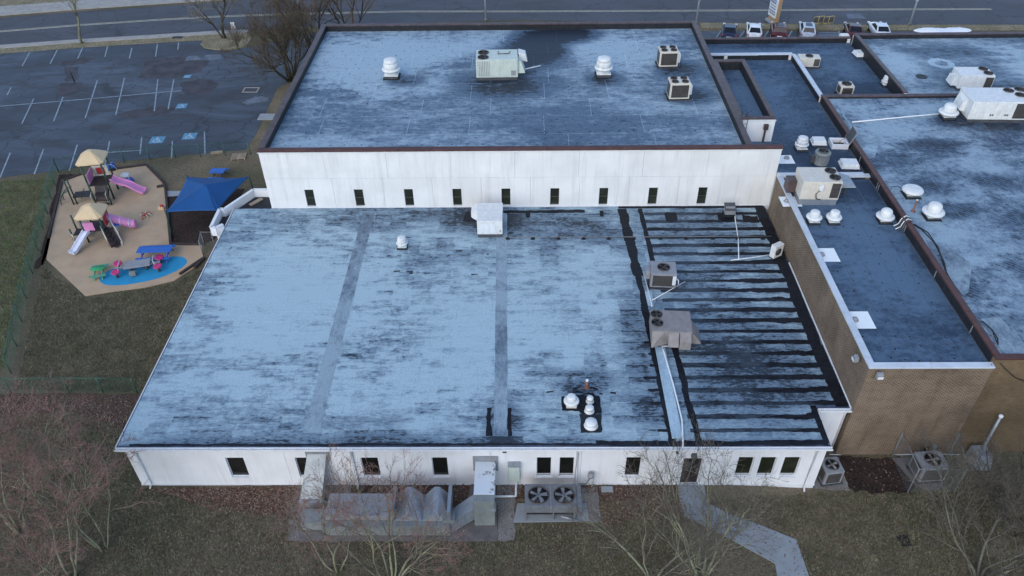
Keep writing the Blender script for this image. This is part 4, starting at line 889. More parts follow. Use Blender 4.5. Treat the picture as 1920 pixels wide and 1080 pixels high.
# mini split and its conduit
p = lowp(1453, 482); t = thing('mini_split_unit', 'white mini split outdoor unit turned towards the brick wall', 'air conditioner', p, R(32))
MB().box(-.36,.36,-.19,.19,.1,1.0).build('cabinet', m_white, t, False, bevel=.03); MB().lathe([(.001,0),(.25,0),(.25,.02),(.001,.02)], n=18).build('fan_grille', m_slat, t, False).rotation_euler = (R(90),0,0)
t.children[-1].location = (-.06,-.195,.55)
for x in (-.26,.26): MB().box(x-.05,x+.05,-.25,.25,-.01,.1).build('foot', m_black, t, False)
def run(name, label, pts, r, mat, cat='pipe', n=6): return tag(MB().tube(pts, r, n).build(name, mat), label, cat)
lo = lambda px, py, h=.05: lowp(px, py)+Vector((0,0,h))
run('conduit', 'thin white conduit crossing the striped roof from the grey box vent', [lo(1375,395,.5), lo(1378,410), lo(1384,450), lo(1385,488)], .03, m_pipe)
run('conduit', 'white conduit running to the mini split unit on the striped roof', [lo(1370,489), lo(1412,484), lo(1448,478)], .03, m_pipe)
run('conduit', 'white conduit slanting beside the grey condenser on the low roof', [lo(1222,566,.12), lo(1284,531,.12)], .03, m_pipe)
run('condensate_pipe', 'long white pipe running down the pale strip to the gutter', [lo(1206,513,.12), lo(1222,574,.12), lo(1222,578,.12)], .035, m_pipe)
run('drain_pipe', 'white drain pipe running from the tan unit down over the gutter', [lo(1268,653,.15), lo(1240,653,.15), lo(1245,665,.14), lo(1262,725,.14), lo(1278,790,.14), lo(1280,822,.12), lo(1280,836,.1), lo(1280,838,-.12), lo(1279,846,-.35)], .042, m_pipe)
run('gas_line', 'thin grey gas pipe carried on black blocks along the low roof', [lo(938,447,.10), lo(1100,447,.10), lo(1300,446,.10), lo(1446,445,.10)], .022, m_fgrey)
ORD = ['first', 'second', 'third', 'fourth', 'fifth', 'sixth', 'seventh', 'eighth', 'ninth', 'tenth', 'eleventh']
PSL = ['%s black rubber block from the white unit under the gas pipe' % w for w in ORD]
tb = None
for i, px in enumerate((952,999,1047,1094,1141,1188,1238,1286,1336,1382,1430)):
    p = lowp(px, 448)
    if tb is None:
        tb = thing('pipe_support', PSL[0], 'pipe support', p, 0, 'pipe support blocks on the low roof'); MB().box(-.13,.13,-.1,.1,.0,.07).build('block', m_black, tb, False, bevel=.01); MB().box(-.05,.05,-.03,.03,.071,.13).build('clamp', m_flash, tb, False)
    else:
        c = tb.copy(); col.objects.link(c); c.location = p; c['label'] = PSL[i]
        for ch in list(tb.children): share(ch, c)
# roof drains with white membrane squares
for i, (px, py, w, d, lb) in enumerate(((1481,378,1.25,1.1,'nearest the beige rooftop unit'), (1548,478,1.3,1.25,'in the middle of the brick wing'), (1611,600,1.3,1.3,'towards the front of the brick wing'))):
    p = at(px, py, BZ+.001); t = thing('roof_drain', 'white membrane square with drain dome %s' % lb, 'roof drain', p, 0, 'white drain squares on the brick wing')
    if i == 0: p.x += .3
    MB().box(-w/2+.06, w/2, -d/2, d/2, 0, .012).build('membrane_square', m_drain, t, False); MB().lathe([(.001,.0),(.2,.012),(.17,.05),(.13,.06),(.12,.14),(.06,.17),(.001,.17)], (-w/2+.42, 0, 0), 14).build('strainer', m_grey, t, False)
p = at(1473,299,KZ+.001); t = thing('roof_drain', 'white membrane square with drain dome beside end of gymnasium wall', 'roof drain', p); MB().box(-.62,.5,-.55,.55,0,.012).build('membrane_square', m_drain, t, False); MB().lathe([(.2,.012),(.17,.05),(.12,.14),(.001,.16)], (.1,.15,0), 14).build('strainer', m_grey, t, False)
# big beige unit on the brick wing
p = at(1530, 386, BZ); W, D, Hh = 2.35, 1.75, 1.25
t = rtu('rooftop_unit', 'beige rooftop unit on the brick wing with side hood and two fans', (p.x+.1, p.y+D/2+.05, p.z), W, D, Hh, R(-2), m_beige, .42, m_galv)
fan(t, W/2-.42, .42, .42+Hh+.002, .33); fan(t, W/2-.34, -.35, .42+Hh+.002, .33)
louvre(t, W/2-.58, W/2-.06, -D/2-.003, .55, 1.58, 10); panel(t, -W/2+.1, -.3, -D/2, .5, 1.6, m_beige); panel(t, -.22, W/2-.66, -D/2, .5, 1.6, m_beige)
MB().box(-.18,.06,-D/2-.16,-D/2-.02,1.15,1.5).build('disconnect_box', m_whiteB, t, False, bevel=.015); MB().tube([(-.1,-D/2-.1,1.15),(-.3,-D/2-.12,.9),(-.2,-D/2-.1,.55),(.1,-D/2-.06,.45)], .03).build('cable', m_slat, t, False)
MB().hexa([(W/2+.004,-.35,.95),(W/2+1.1,-.4,1.0),(W/2+1.0,.75,1.0),(W/2+.004,.75,.95),(W/2+.004,-.35,1.25),(W/2+1.0,-.35,1.08),(W/2+.9,.72,1.2),(W/2+.004,.75,1.45)]).build('side_hood', m_galv, t, False, bevel=.02)
MB().box(W/2+.12,W/2+.26,-.25,-.12,0,.95).build('hood_leg', m_slat, t, False); MB().box(W/2+.75,W/2+.87,.4,.52,0,1.0).build('hood_leg', m_slat, t, False)
MB().box(-W/2-.55,-W/2-.004,.1,.8,.3,1.1).build('return_duct', m_brown, t, False)
# connecting roof: curb boxes, hatch, round condenser
def curbbox(label, px, py, z, w, d, h, rz=0):
    p = at(px, py, z); t = thing('curb_vent', label, 'roof vent', p, rz)
    MB().box(-w/2+.06,w/2-.06,-d/2+.06,d/2-.06,-.01,h*.45).build('curb', m_curb, t, False); MB().box(-w/2,w/2,-d/2,d/2,h*.45,h,(.07,.07,.07,.07)).build('cap', m_white, t, False, bevel=.03); MB().box(-w/2-.02,w/2+.02,-d/2-.02,d/2+.02,h*.40,h*.47).build('flange', m_whiteB, t, False)
curbbox('white square curb box on connecting roof beside the exhaust fan', 1533, 272, KZ, .95, .8, .5, R(-3)); curbbox('wide white curb box on connecting roof near the divider coping', 1590, 315, KZ, 1.15, .95, .5, R(-4)); curbbox('white skylight box at upper edge of the dark court roof', 1612, 106, CZ, 1.05, 1.0, .45, R(6))
p = at(1575, 279, KZ); t = thing('roof_hatch', 'open roof hatch with its lid raised on the connecting roof', 'roof hatch', p, R(-3))
m = MB()
for a in ((-.6,.5,-.08,0),(-.6,.5,.82,.9),(-.6,-.52,0,.82),(.42,.5,0,.82)): m.box(*a, 0, .36)
m.build('curb', m_whiteB, t, False); MB().box(-.52,.42,0,.82,.02,.03).build('shaft', m_black, t, False); MB().hexa([(.5,-.1,.34),(.56,-.1,.34),(.56,.92,.34),(.5,.92,.34),(.80,-.1,1.32),(.87,-.1,1.30),(.87,.92,1.30),(.80,.92,1.32)]).build('lid', m_galv, t, False, bevel=.01)
MB().hexa([(.495,-.02,.45),(.498,-.02,.45),(.498,.84,.45),(.495,.84,.45),(.755,-.02,1.25),(.76,-.02,1.25),(.76,.84,1.25),(.755,.84,1.25)]).build('lid_lining', m_curb, t, False); MB().tube([(-.2,.4,.05),(.1,.5,.35),(.4,.5,.6)], .02).build('stay_arm', m_copper, t, False)
p = at(1538, 306, KZ); t = thing('round_condenser', 'round grey green condenser with top fan on the connecting roof', 'air conditioner', p)
MB().lathe([(.44,0),(.50,.03),(.50,.08),(.47,.1),(.47,.72),(.52,.76),(.50,.86),(.40,.90),(.32,.90)], n=24).build('cabinet', m_gcab, t, False); fan(t, 0, 0, .91, .31)
for i in range(20):
    a = i*math.pi/10; s_ = (MB().box(.472,.49,-.03,.03,.12,.70).build('slat', m_grey, t, False) if i == 0 else share(s_, t, (0,0,0), a))
MB().box(-.72,-.5,-.2,.15,.1,.6).build('service_box', m_curb, t, False, bevel=.01)
# ribbed roof: large unit at the frame edge, pipe, cables
p = at(1868, 232, RZ); W, D, Hh = 4.7, 2.3, 1.35
t = rtu('rooftop_unit', 'large white rooftop unit with dark coil at the right picture edge', (p.x+.35, p.y+D/2+.1, p.z), W, D, Hh, R(-2), m_white, .25)
for x, y in ((.75,.65),(1.6,.85),(1.25,-.05),(2.0,-.3),(2.05,.4)): fan(t, x, y, .25+Hh+.002, .34)
louvre(t, .65, W/2-.12, -D/2-.003, .35, 1.48, 12); panel(t, -W/2+.06, -.95, -D/2, .33, 1.5, m_white); panel(t, -.9, .55, -D/2, .33, 1.5, m_white)
for x in (-.9, -.75, .1, .25): MB().box(x-.05,x+.05,-D/2-.03,-D/2-.019,.55,.68).build('vent_slot', m_slat, t, False)
MB().hexa([(-W/2-.35,-.3,.55),(-W/2-.004,-.4,.45),(-W/2-.004,.9,.45),(-W/2-.35,.8,.55),(-W/2-.22,-.3,1.2),(-W/2-.004,-.4,1.42),(-W/2-.004,.9,1.42),(-W/2-.22,.8,1.2)]).build('hood', m_white, t, False, bevel=.02)
MB().tube([(-W/2-.6,-1.4,.1),(-W/2+.3,-1.6,.1),(-W/2+.3,-1.5,.4)], .04).build('pipe', m_curb, t, False)
run('gas_pipe', 'long white pipe lying across the ribbed roof to the large white unit', [at(1598,229,RZ+.08), at(1700,219,RZ+.08), at(1812,209,RZ+.08)], .05, m_pipe)
for i, px in enumerate((1610, 1670, 1735)):
    p = at(px, {1610: 228, 1670: 222, 1735: 216.5}[px], RZ); o = MB().box(p.x-.12, p.x+.12, p.y-.08, p.y+.08, RZ-.005, RZ+.028).build('pipe_block', m_black); tag(o, '%s small dark block from the left under the long white roof pipe' % ORD[i], 'pipe support', 'blocks under the white roof pipe')
p = at(1826, 172, FZ); W, D, Hh = 2.5, 1.6, 1.05
t = rtu('rooftop_unit', 'white two fan rooftop unit behind the brown coping at upper right', (p.x, p.y+D/2+.1, p.z), W, D, Hh, R(-2), m_white, .2)
fan(t, W/2-.45, .4, .2+Hh+.002, .33); fan(t, W/2-.38, -.36, .2+Hh+.002, .33); louvre(t, W/2-.62, W/2-.06, -D/2-.003, .3, 1.1, 8); panel(t, -W/2+.1, .5, -D/2, .3, 1.15, m_white)
MB().box(-W/2-.4, -W/2-.004, -.5, .5, .3, .9, (.1,0,.05,.05)).build('hood', m_white, t, False)
t = condenser('beige condenser half hidden behind the pale diagonal coping', at(1513,124,CZ), 1.7, .9, .75, (1,1), R(-4), m_beige, fr=.3, grille=False)
MB().box(.35,.80,-.47,-.452,.2,.8).build('coil', m_slat, t, False)
t = condenser('pale condenser with round fan tucked behind the brown coping', at(1582,177,CZ), 1.0, .9, .75, (1,1), 0, m_beige, fr=.36, grille=True, n=9)
# cables over the rust coping
for k, (lb, pts) in enumerate((('black cable draped over rust coping below the large dome', ((1708,418),(1728,430),(1752,455),(1770,490),(1775,512),(1800,552),(1812,572))), ('second black cable lying beside the rust coping', ((1714,420),(1740,436),(1760,465),(1772,505),(1790,540))), ('black cable looping at the front corner of the ribbed roof', ((1842,602),(1860,618),(1871,635),(1872,646),(1862,625))))):
    run('cable', lb, [at(a, b, RZ+.05) for a, b in pts], .028, m_black, 'cable', 5)
run('cable', 'dark cable loop behind the flat white dome vent', [at(1668,362,6.5)+Vector((0,0,.25)), at(1672,350,RZ+.2), at(1684,349,RZ+.2), at(1694,356,RZ+.1)], .02, m_black, 'cable', 5)
cd = thing('conduit_bundle', 'bundle of short pipes climbing the dark flashing behind domed fan', 'pipe', (22.2, 37.9, 6.04))
for i in range(4): y = 37.75+i*.16; MB().tube([(21.95, y-.1, 6.1), (22.25, y, 6.2), (22.33, y, 6.55), (22.55, y+.05, 6.72), (22.8, y+.1, 6.6)], .03, 6).build('pipe', m_pipe if i % 2 else m_curb, cd)
# flood lights on the brick wing corner
for px, py, Yp, lb, rz in ((1604, 672, None, 'square grey floodlight on the side of the brick wing', R(-90)), (1650, 705, 1, 'square grey floodlight on the front of the brick wing', 0)):
    p = VX(px, py, BY0-.3) if Yp else U(px, py, 5.5)
    if not Yp:
        for _ in range(30):
            z = 5.0+_*.05; q = U(px, py, z)
            if q.x < BX0-.25: p = q; break
    t = thing('flood_light', lb, 'floodlight', p, rz)
    MB().box(-.16,.16,-.12,.12,-.14,.16,(.02,.02,.1,0)).build('housing', m_grey, t, False, bevel=.02); MB().box(-.13,.13,-.135,-.121,-.11,.04).build('lens', m_whiteB, t, False); MB().box(-.03,.03,.12,.33,-.03,.03).build('arm', m_curb, t, False)
    MB().tube([(0,.3,0),(.02,.29,-.3),(-.2,.29,-.45)] if Yp else [(0,.3,0),(.1,.29,-.4),(.5,.29,-.6)], .014, 5).build('cable', m_black, t, False)
run('cable', 'black cable hanging down the front of the golden brick wall', [Vector((22.5,26.3,6.5)), Vector((23.0,26.42,6.0)), Vector((23.7,26.42,5.4)), Vector((24.6,26.42,5.0)), Vector((26,26.42,4.6))], .02, m_black, 'cable', 5)
print('rooftop done')

# ------------------------------------------------------------------ equipment on the ground in front of the low wing
def slab_between(A, B, name, mat, par, bevel=.01): return MB().hexa([*A, *B]).build(name, mat, par, bevel=bevel)
ah = thing('air_handler', 'long grey air handling unit on the pad in front of low wing', 'air handler', G(720, 985))
a0 = U(612, 1003, .1); a1 = U(845, 1003, .1)
yb, yf = a0.y+1.65, a0.y
MB().box(a0.x, a1.x, yf, yb, .06, .80).build('base_cabinet', m_gcab, ah, bevel=.015)
sx = [a0.x+(a1.x-a0.x)*q for q in (0, .17, .35, .55, .72, .86, 1)]
for i in range(6): MB().box(sx[i]+.03, sx[i+1]-.03, yf-.018, yf-.003, .12, .74).build('access_panel', m_gcab, ah, bevel=.005)
MB().box(a0.x+.02, sx[3], yf+.35, yb, .805, 1.12).build('fan_section', m_grey, ah, bevel=.02)
m = MB(); x0, x1, x2 = sx[3]+.02, (sx[3]+a1.x)/2, a1.x-.05
for q0, q1 in ((x0, x1-.01), (x1+.01, x2)):
    qm = (q0+q1)/2; m.add([(q0,yf+.3,.805),(q1,yf+.3,.805),(q1,yb+.1,.805),(q0,yb+.1,.805),(qm-.12,yf+.4,1.15),(qm+.12,yf+.4,1.15),(qm+.12,yb+.1,1.5),(qm-.12,yb+.1,1.5)], [(4,5,6,7),(0,1,5,4),(1,2,6,5),(2,3,7,6),(3,0,4,7)])
m.build('ribbed_cover', m_galv, ah)
MB().box(x2-.06, x2+.1, yf+.2, yb+.12, .805, 1.65).build('end_flange', m_galv, ah); MB().box(x0-.1, x0+.02, yf+.3, yb+.12, 1.125, 1.55).build('end_flange', m_galv, ah)
MB().box(a1.x-.35, a1.x+.25, yf+.15, yf+.75, .81, 1.05).build('control_box', m_gcab, ah, bevel=.015)
q0 = U(850, 990, .5); q1 = U(890, 945, .9)
slab_between([(a1.x+.01,yf+.15,.06),(q1.x,q1.y-.5,.35),(q1.x,q1.y+.35,.35),(a1.x+.01,yf+.95,.06)], [(a1.x+.01,yf+.15,.8),(q1.x,q1.y-.5,1.25),(q1.x,q1.y+.35,1.25),(a1.x+.01,yf+.95,.8)], 'transition_duct', m_galv, ah)
MB().box(a0.x-1.25, a0.x-.01, yf+.3, yf+1.1, .06, .62).build('side_cabinet', m_gcab, ah, bevel=.015)
sd1 = thing('supply_duct', 'pale sheet metal duct sloping from wall down to the air handler', 'duct', G(585, 935))
t0 = VX(576, 849, 24.15); t1 = VX(612, 849, 24.15); b0 = U(563, 937, .45); b1 = U(604, 937, .45)
slab_between([(t0.x,24.12,t0.z-.55),(t1.x,24.12,t0.z-.55),(t1.x,24.18,t0.z),(t0.x,24.18,t0.z)], [(b0.x,b0.y+.35,.1),(b1.x,b1.y+.35,.1),(b1.x,b1.y,.5),(b0.x,b0.y,.5)], 'duct_run', m_galv, sd1)
MB().box(t0.x-.1, t1.x+.1, 24.13, 24.195, t0.z-.62, t0.z+.08).build('wall_flange', m_grey, sd1)
MB().box(b0.x-.05, b1.x+.05, b0.y-.15, b0.y+.6, .06, .45).build('boot', m_galv, sd1, bevel=.01)
rd = thing('return_duct', 'white topped duct with rust stains dropping to the concrete pad', 'duct', G(910, 985))
e0 = VX(891, 862, 24.1); e1 = VX(929, 862, 24.1); zt = e0.z-.15; f0 = U(890, 927, zt); f1 = U(929, 927, zt)
stn = NT('rust_stained_sheet'); n1 = stn.noise(1.6, 6, .7); sk = stn.mix(stn.step(n1, .56, .66), (.62,.68,.72), (.10,.07,.06)); m_stain = stn.done(sk, .45, .1)
MB().box(e0.x, e1.x, f0.y+.01, 24.12, zt-.62, zt).build('duct_run', m_stain, rd, bevel=.02)
MB().box(e0.x+.002, e1.x-.002, f0.y-.42, f0.y, .07, zt-.02).build('duct_drop', m_gcab, rd, bevel=.02)
MB().box(e0.x-.12, e1.x+.12, 24.125, 24.195, zt-.75, zt+.32).build('wall_flange', m_grey, rd)
MB().box(e0.x-.06, e1.x+.06, f0.y-.46, f0.y+.04, zt-.7, zt-.62).build('duct_joint', m_galv, rd)
p = G(1037, 975); c0 = U(985, 977, .5); c1_ = U(1090, 977, .5); W = 2.75
cu = thing('twin_fan_condenser', 'grey condenser with two large fans on legs in front of windows', 'air conditioner', (p.x, p.y+.55, .07))
for x in (-W/2+.05, 0, W/2-.35):
    for y in (-.55, .62): MB().box(x-.04, x+.04, y-.04, y+.04, 0, .62).build('leg', m_dull, cu, False)
MB().box(-W/2, W/2-.25, -.62, .70, .62, 1.12).build('cabinet', m_dull, cu, False, bevel=.02); MB().box(W/2-.24, W/2, -.55, .68, .3, 1.1).build('control_box', m_dull, cu, False, bevel=.02)
MB().box(-W/2+.05, W/2-.3, -.55, .6, .40, .615).build('coil', m_dark, cu, False); MB().box(-.14, -.11, -.625, .705, .63, 1.135).build('divider', m_grey, cu, False)
fan(cu, -W/2+.66, .02, 1.123, .50, 5, True, m_fgrey); fan(cu, .52, .02, 1.123, .50, 5, True, m_fgrey)
run('board', 'pale plank leaning beside the twin fan condenser', [G(1052, 968, .4), G(1090, 978, .05)], .05, m_galv, 'plank', 4)
eb = thing('electrical_cabinet', 'pale grey electrical cabinet on white wall with conduit to the ground', 'electrical box', (VX(964,880,24).x, 24.1, .6))
x = VX(964, 880, 24).x
MB().box(x-.28, x+.28, 23.92, 24.19, .62, 1.85).build('cabinet', m_sage, eb, bevel=.02); MB().box(x-.25, x+.25, 23.9, 23.917, .68, 1.78).build('door', m_sage, eb); MB().box(x-.31, x+.31, 23.86, 24.19, 1.853, 1.9).build('hood', m_galv, eb)
q = U(930, 931, .25); MB().tube([(x+.1, 24.05, .62), (x+.1, 24.02, .35), (x+.06, 23.3, .28), (x-.15, q.y+.02, .25), (q.x-.1, q.y, .25)], .055, 8).build('conduit', m_pipe, eb)
gm = thing('gas_meter', 'small grey gas meter with pipes on the white wall', 'gas meter', (VX(1108,895,24).x, 24.0, .3)); x = VX(1108, 890, 24).x
MB().lathe([(.001,-.1),(.15,-.1),(.17,0),(.15,.1),(.001,.1)], (x, 23.95, 1.1), 14).build('meter', m_grey, gm); MB().tube([(x-.6,24.05,.25),(x-.2,24.05,.28),(x-.1,24,.6),(x,23.95,1.0)], .035, 6).build('pipe', m_fgrey, gm); MB().tube([(x,23.95,1.0),(x+.15,24,.6),(x+.1,24.05,.05)], .035, 6).build('pipe', m_pipe, gm)
p = G(1138, 919); tag(MB().box(p.x-.3, p.x+.3, p.y-.15, p.y+.15, 0, .14).build('splash_block', m_conc, bevel=.02), 'small pale splash block on the ground near the gas meter', 'splash block')
p = G(1556, 908); t = condenser('grey condenser on gravel beside the right end of low wing', (p.x, p.y+.45, p.z+.03), .95, .95, .95, (1,1), R(8), m_grey, fr=.34, n=12, feet=False, bm=m_blade)
p = G(1741, 905); t = condenser('large grey condenser inside the wire enclosure by the brick wall', (p.x, p.y+.5, p.z+.05), 1.35, 1.1, 1.05, (1,1), R(4), m_grey, fr=.40, n=10, bm=m_blade)
p = G(1727, 872); run('refrigerant_hose', 'black hose rising behind the caged condenser', [p+Vector((0,.1,.2)), p+Vector((.05,.3,1.0)), p+Vector((.35,.35,1.2))], .09, m_black, 'hose')
p = VX(1749, 838, 26.28); tag(MB().box(p.x-.1, p.x+.12, 26.12, 26.31, p.z-.2, p.z+.22).build('switch_box', m_gcab, bevel=.015), 'small green grey switch box on the brick wall above the condenser', 'electrical box')
p = G(1838, 880); hv = thing('flue_box', 'pale sloped metal box with a slanting white flue pipe', 'flue', (p.x, p.y, p.z))
MB().box(p.x-.45, p.x+.5, p.y-.1, p.y+.9, p.z-.05, p.z+.85, (.08,.08,.25,.0)).build('housing', m_galv, hv, bevel=.02)
q = VX(1876, 808, 26.3); MB().tube([(p.x+.25, p.y+.75, p.z+.7), (p.x+.28, 26.2, p.z+1.1), (p.x+.30, 26.25, p.z+3.0)], .075, 8).build('flue_pipe', m_galv, hv); MB().lathe([(.08,0),(.11,.04),(.11,.14),(.06,.18)], (p.x+.30, 26.25, p.z+3.0), 10).build('flue_cap', m_whiteB, hv)
run('ground_cable', 'thin pale cable strung along the foot of the brick wall', [VX(1555,852,26.3), VX(1620,855,26.3), VX(1700,852,26.3), VX(1800,852,26.3)], .025, m_pipe, 'cable', 5)

# ------------------------------------------------------------------ chain link fences
def fence(name, label, pts, h, mat, step=2.4, sp=.16, wr=.006, rail=.022):
    f = thing(name, label, 'fence', (pts[0].x, pts[0].y, 0)); w = MB()
    for i in range(len(pts)-1):
        a, b = pts[i], pts[i+1]; L = (b-a).length; n = max(1, round(L/step)); d = (b-a)/L
        za, zb = gz(a.x, a.y), gz(b.x, b.y)
        for k in range(n+(i == len(pts)-2)):
            p = a+d*(L*k/n); z = gz(p.x, p.y); MB().cyl((p.x, p.y, z-.05), (p.x, p.y, z+h+.05), .034, n=7).build('post', mat, f)
        MB().cyl((a.x, a.y, za+h), (b.x, b.y, zb+h), rail, n=6).build('top_rail', mat, f)
        m_ = int(L/sp); hn = h-.06
        for k in range(-int(hn/sp), m_):
            for sgn in (1, -1):
                s0 = k*sp if sgn > 0 else k*sp+hn; s1 = s0+sgn*hn; z0, z1 = .04, .04+hn
                def clip(s, z, so, zo):
                    if s < 0: t_ = (0-s)/(so-s); return 0, z+(zo-z)*t_
                    if s > L: t_ = (L-s)/(so-s); return L, z+(zo-z)*t_
                    return s, z
                if (s0 < 0 and s1 < 0) or (s0 > L and s1 > L): continue
                A_ = clip(s0, z0, s1, z1); B_ = clip(s1, z1, s0, z0)
                p = a+d*A_[0]; q = a+d*B_[0]; w.cyl((p.x, p.y, gz(p.x, p.y)+A_[1]), (q.x, q.y, gz(q.x, q.y)+B_[1]), wr, n=3, caps=False)
    o = w.build('wire_mesh', mat, f); o['kind'] = 'stuff'
    return f
fence('chain_link_fence', 'green chain link fence running along left side of the playground', [U(110,322), U(82,430), U(50,560), U(22,700)], 1.25, m_fence, sp=.17, wr=.006)
fence('chain_link_fence', 'green chain link fence crossing the lawn to the low wing corner', [U(-60,741), U(22,737), U(130,736), U(258,737)], 1.2, m_fence, sp=.2, wr=.005)
fence('chain_link_fence', 'thin green chain link fence along the parking lot edge', [U(110,322), U(185,309), U(330,296), U(470,290)], 1.2, m_fence, sp=.25, wr=.005, rail=.016)
fence('chain_link_fence', 'short grey chain link gate between mulch bed and low wing', [U(*c8((1118,760))[0]), U(*c8((1128,700))[0]), U(*c8((1195,700))[0])], 1.2, m_fgrey, sp=.2, wr=.005)
e_ = [G(1672,856), G(1701,924), G(1788,924), G(1775,858)]
fence('wire_enclosure', 'grey chain link enclosure around the condenser by the brick wall', e_, 1.9, m_fgrey, sp=.16, wr=.004)

# ------------------------------------------------------------------ playground equipment
def tower(label, c, rz, w, dk, eave, rise, posts_extra=()):
    t = thing('play_tower', label, 'play tower', (c.x, c.y, .05), rz)
    for x in (-w/2, w/2):
        for y in (-w/2, w/2): MB().cyl((x, y, 0), (x, y, eave+.1), .065, n=10).build('post', m_green, t, False)
    MB().box(-w/2+.02, w/2-.02, -w/2+.02, w/2-.02, dk-.08, dk).build('deck', m_deck, t, False)
    e = w/2+.28; b = .12; m = MB()
    lv = [(e, eave, ), (e*.99, eave+.10), (e*.62, eave+rise*.55), (.16, eave+rise)]
    vs = []
    for r, z in lv:
        k = r*.22 if r > .3 else r*.3; vs += [(r-k,-r,z),(r,-r+k,z),(r,r-k,z),(r-k,r,z),(-r+k,r,z),(-r,r-k,z),(-r,-r+k,z),(-r+k,-r,z)]
    fs = [[i*8+k, i*8+(k+1)%8, i*8+8+(k+1)%8, i*8+8+k] for i in range(3) for k in range(8)]+[[24+k for k in range(8)], [7-k for k in range(8)]]
    m.add(vs, fs); m.build('roof', m_roofcap, t, False, bevel=.03)
    return t
def slide(t, p0, p1, w, mat, wave=False, tube=False, side=.16):
    p0 = Vector(p0); p1 = Vector(p1); n = 14; d = (p1-p0); d.z = 0; L = d.length; d.normalize(); nn = Vector((-d.y, d.x, 0)); m = MB()
    pts = []
    for i in range(n+1):
        s = i/n; z = p0.z+(p1.z-p0.z)*(s if not wave else s+.06*math.sin(s*9)); z = p0.z+(p1.z-p0.z)*min(1, max(0, (s-.08)/.78)) if not wave else z
        pts.append(p0+d*(L*s)+Vector((0,0,z-p0.z)))
    if tube:
        m.tube(pts, w/2, 14); o = m.build('tube_slide', mat, t, False)
        for i in (3, 7, 11): MB().cyl(pts[i]-d*.03, pts[i]+d*.03, w/2+.035, n=16).build('tube_collar', m_slide, o, False)
        return o
    prof = [(-w/2,side),(-w/2+.05,side),(-w/2+.09,.03),(0,.0),(w/2-.09,.03),(w/2-.05,side),(w/2,side),(w/2,-.06),(-w/2,-.06)]
    b = len(prof)
    for p in pts: m.v += [tuple(p+nn*a+Vector((0,0,c))) for a, c in prof]
    for i in range(n):
        for k in range(b): m.f.append([i*b+k, i*b+(k+1)%b, (i+1)*b+(k+1)%b, (i+1)*b+k]); m.sm.append(False)
    m.f.append(list(range(b))); m.sm.append(False); m.f.append([n*b+k for k in range(b)][::-1]); m.sm.append(False)
    return m.build('slide', mat, t, False)
def loop(t, pts, r=.025, mat=None, name='handrail'): return MB().tube(pts, r, 6).build(name, mat or m_cream, t, False)
# rear tower: tan roof, pink wave slide, bridge and arch climber to the left
c = (U(211,376)+U(185,386))/2; T1 = tower('rear play tower with tan roof, long pink slide and arched climber', c+Vector((-.35, 1.1, 0)), R(10), 1.45, 1.35, 3.2, .75)
slide(T1, (.78, .1, 1.38), (3.0, -.35, .22), .72, m_pink, wave=True, side=.14)
for y in (-.18, .12): pass
MB().box(-.66, -.60, -.6, .6, 1.4, 2.2).build('side_panel', m_pink, T1, False); MB().box(-.55, .55, .64, .70, 1.4, 2.25).build('rear_panel', m_cream, T1, False); MB().box(-.3, .3, .60, .635, 1.55, 2.1).build('activity_panel', m_red, T1, False)
MB().box(-.25, .65, -1.45, -.75, .85, .93).build('lower_deck', m_deck, T1, False); MB().hexa([(-.3,-1.5,.35),(.62,-1.5,.35),(.62,-.75,.85),(-.3,-.75,.85),(-.3,-1.5,.43),(.62,-1.5,.43),(.62,-.75,1.3),(-.3,-.75,1.3)]).build('stair_panel', m_deck, T1, False)
for i in range(4): MB().box(-.25, .6, -1.75+i*.28, -1.5+i*.28, .15+i*.24, .2+i*.24).build('stair_tread', m_deck, T1, False)
for x in (-.35, .72): MB().cyl((x,-1.55,0), (x,-1.55,2.1 if x < 0 else 1.7), .06, n=8).build('post', m_green, T1, False); loop(T1, [(x,-1.6,.4),(x,-2.0,.5),(x,-2.0,1.2),(x,-1.6,1.3)])
loop(T1, [(.75,.6,1.3),(.85,.9,.8),(.9,1.4,.2),(.9,1.4,.1)]); loop(T1, [(.75,.6,2.3),(.95,.95,2.0),(1.1,1.3,1.0),(1.1,1.4,.1)])
MB().box(-2.1, -.9, -.9, -.1, .52, .60).build('bridge_deck', m_deck, T1, False)
for x in (-2.2, -1.95): MB().cyl((x,-.95,0), (x,-.95,2.2), .06, n=8).build('post', m_green, T1, False)
for k, y in enumerate((-.8, -.1)): MB().tube([(-2.2-.95*math.sin(a), y, .95*math.cos(a)*1.2-.05) for a in [i*math.pi/16 for i in range(9)]], .03, 6).build('climber_rail', m_green, T1, False)
for i in range(7): a = (i+.6)*math.pi/16; MB().cyl((-2.2-.95*math.sin(a), -.8, .95*math.cos(a)*1.2-.05), (-2.2-.95*math.sin(a), -.1, .95*math.cos(a)*1.2-.05), .022, n=6).build('climber_rung', m_green, T1, False)
MB().tube([(-1.0, -.95, 1.3), (-1.2, -1.1, 1.0), (-1.4, -1.15, .55)], .03).build('handrail', m_green, T1, False)
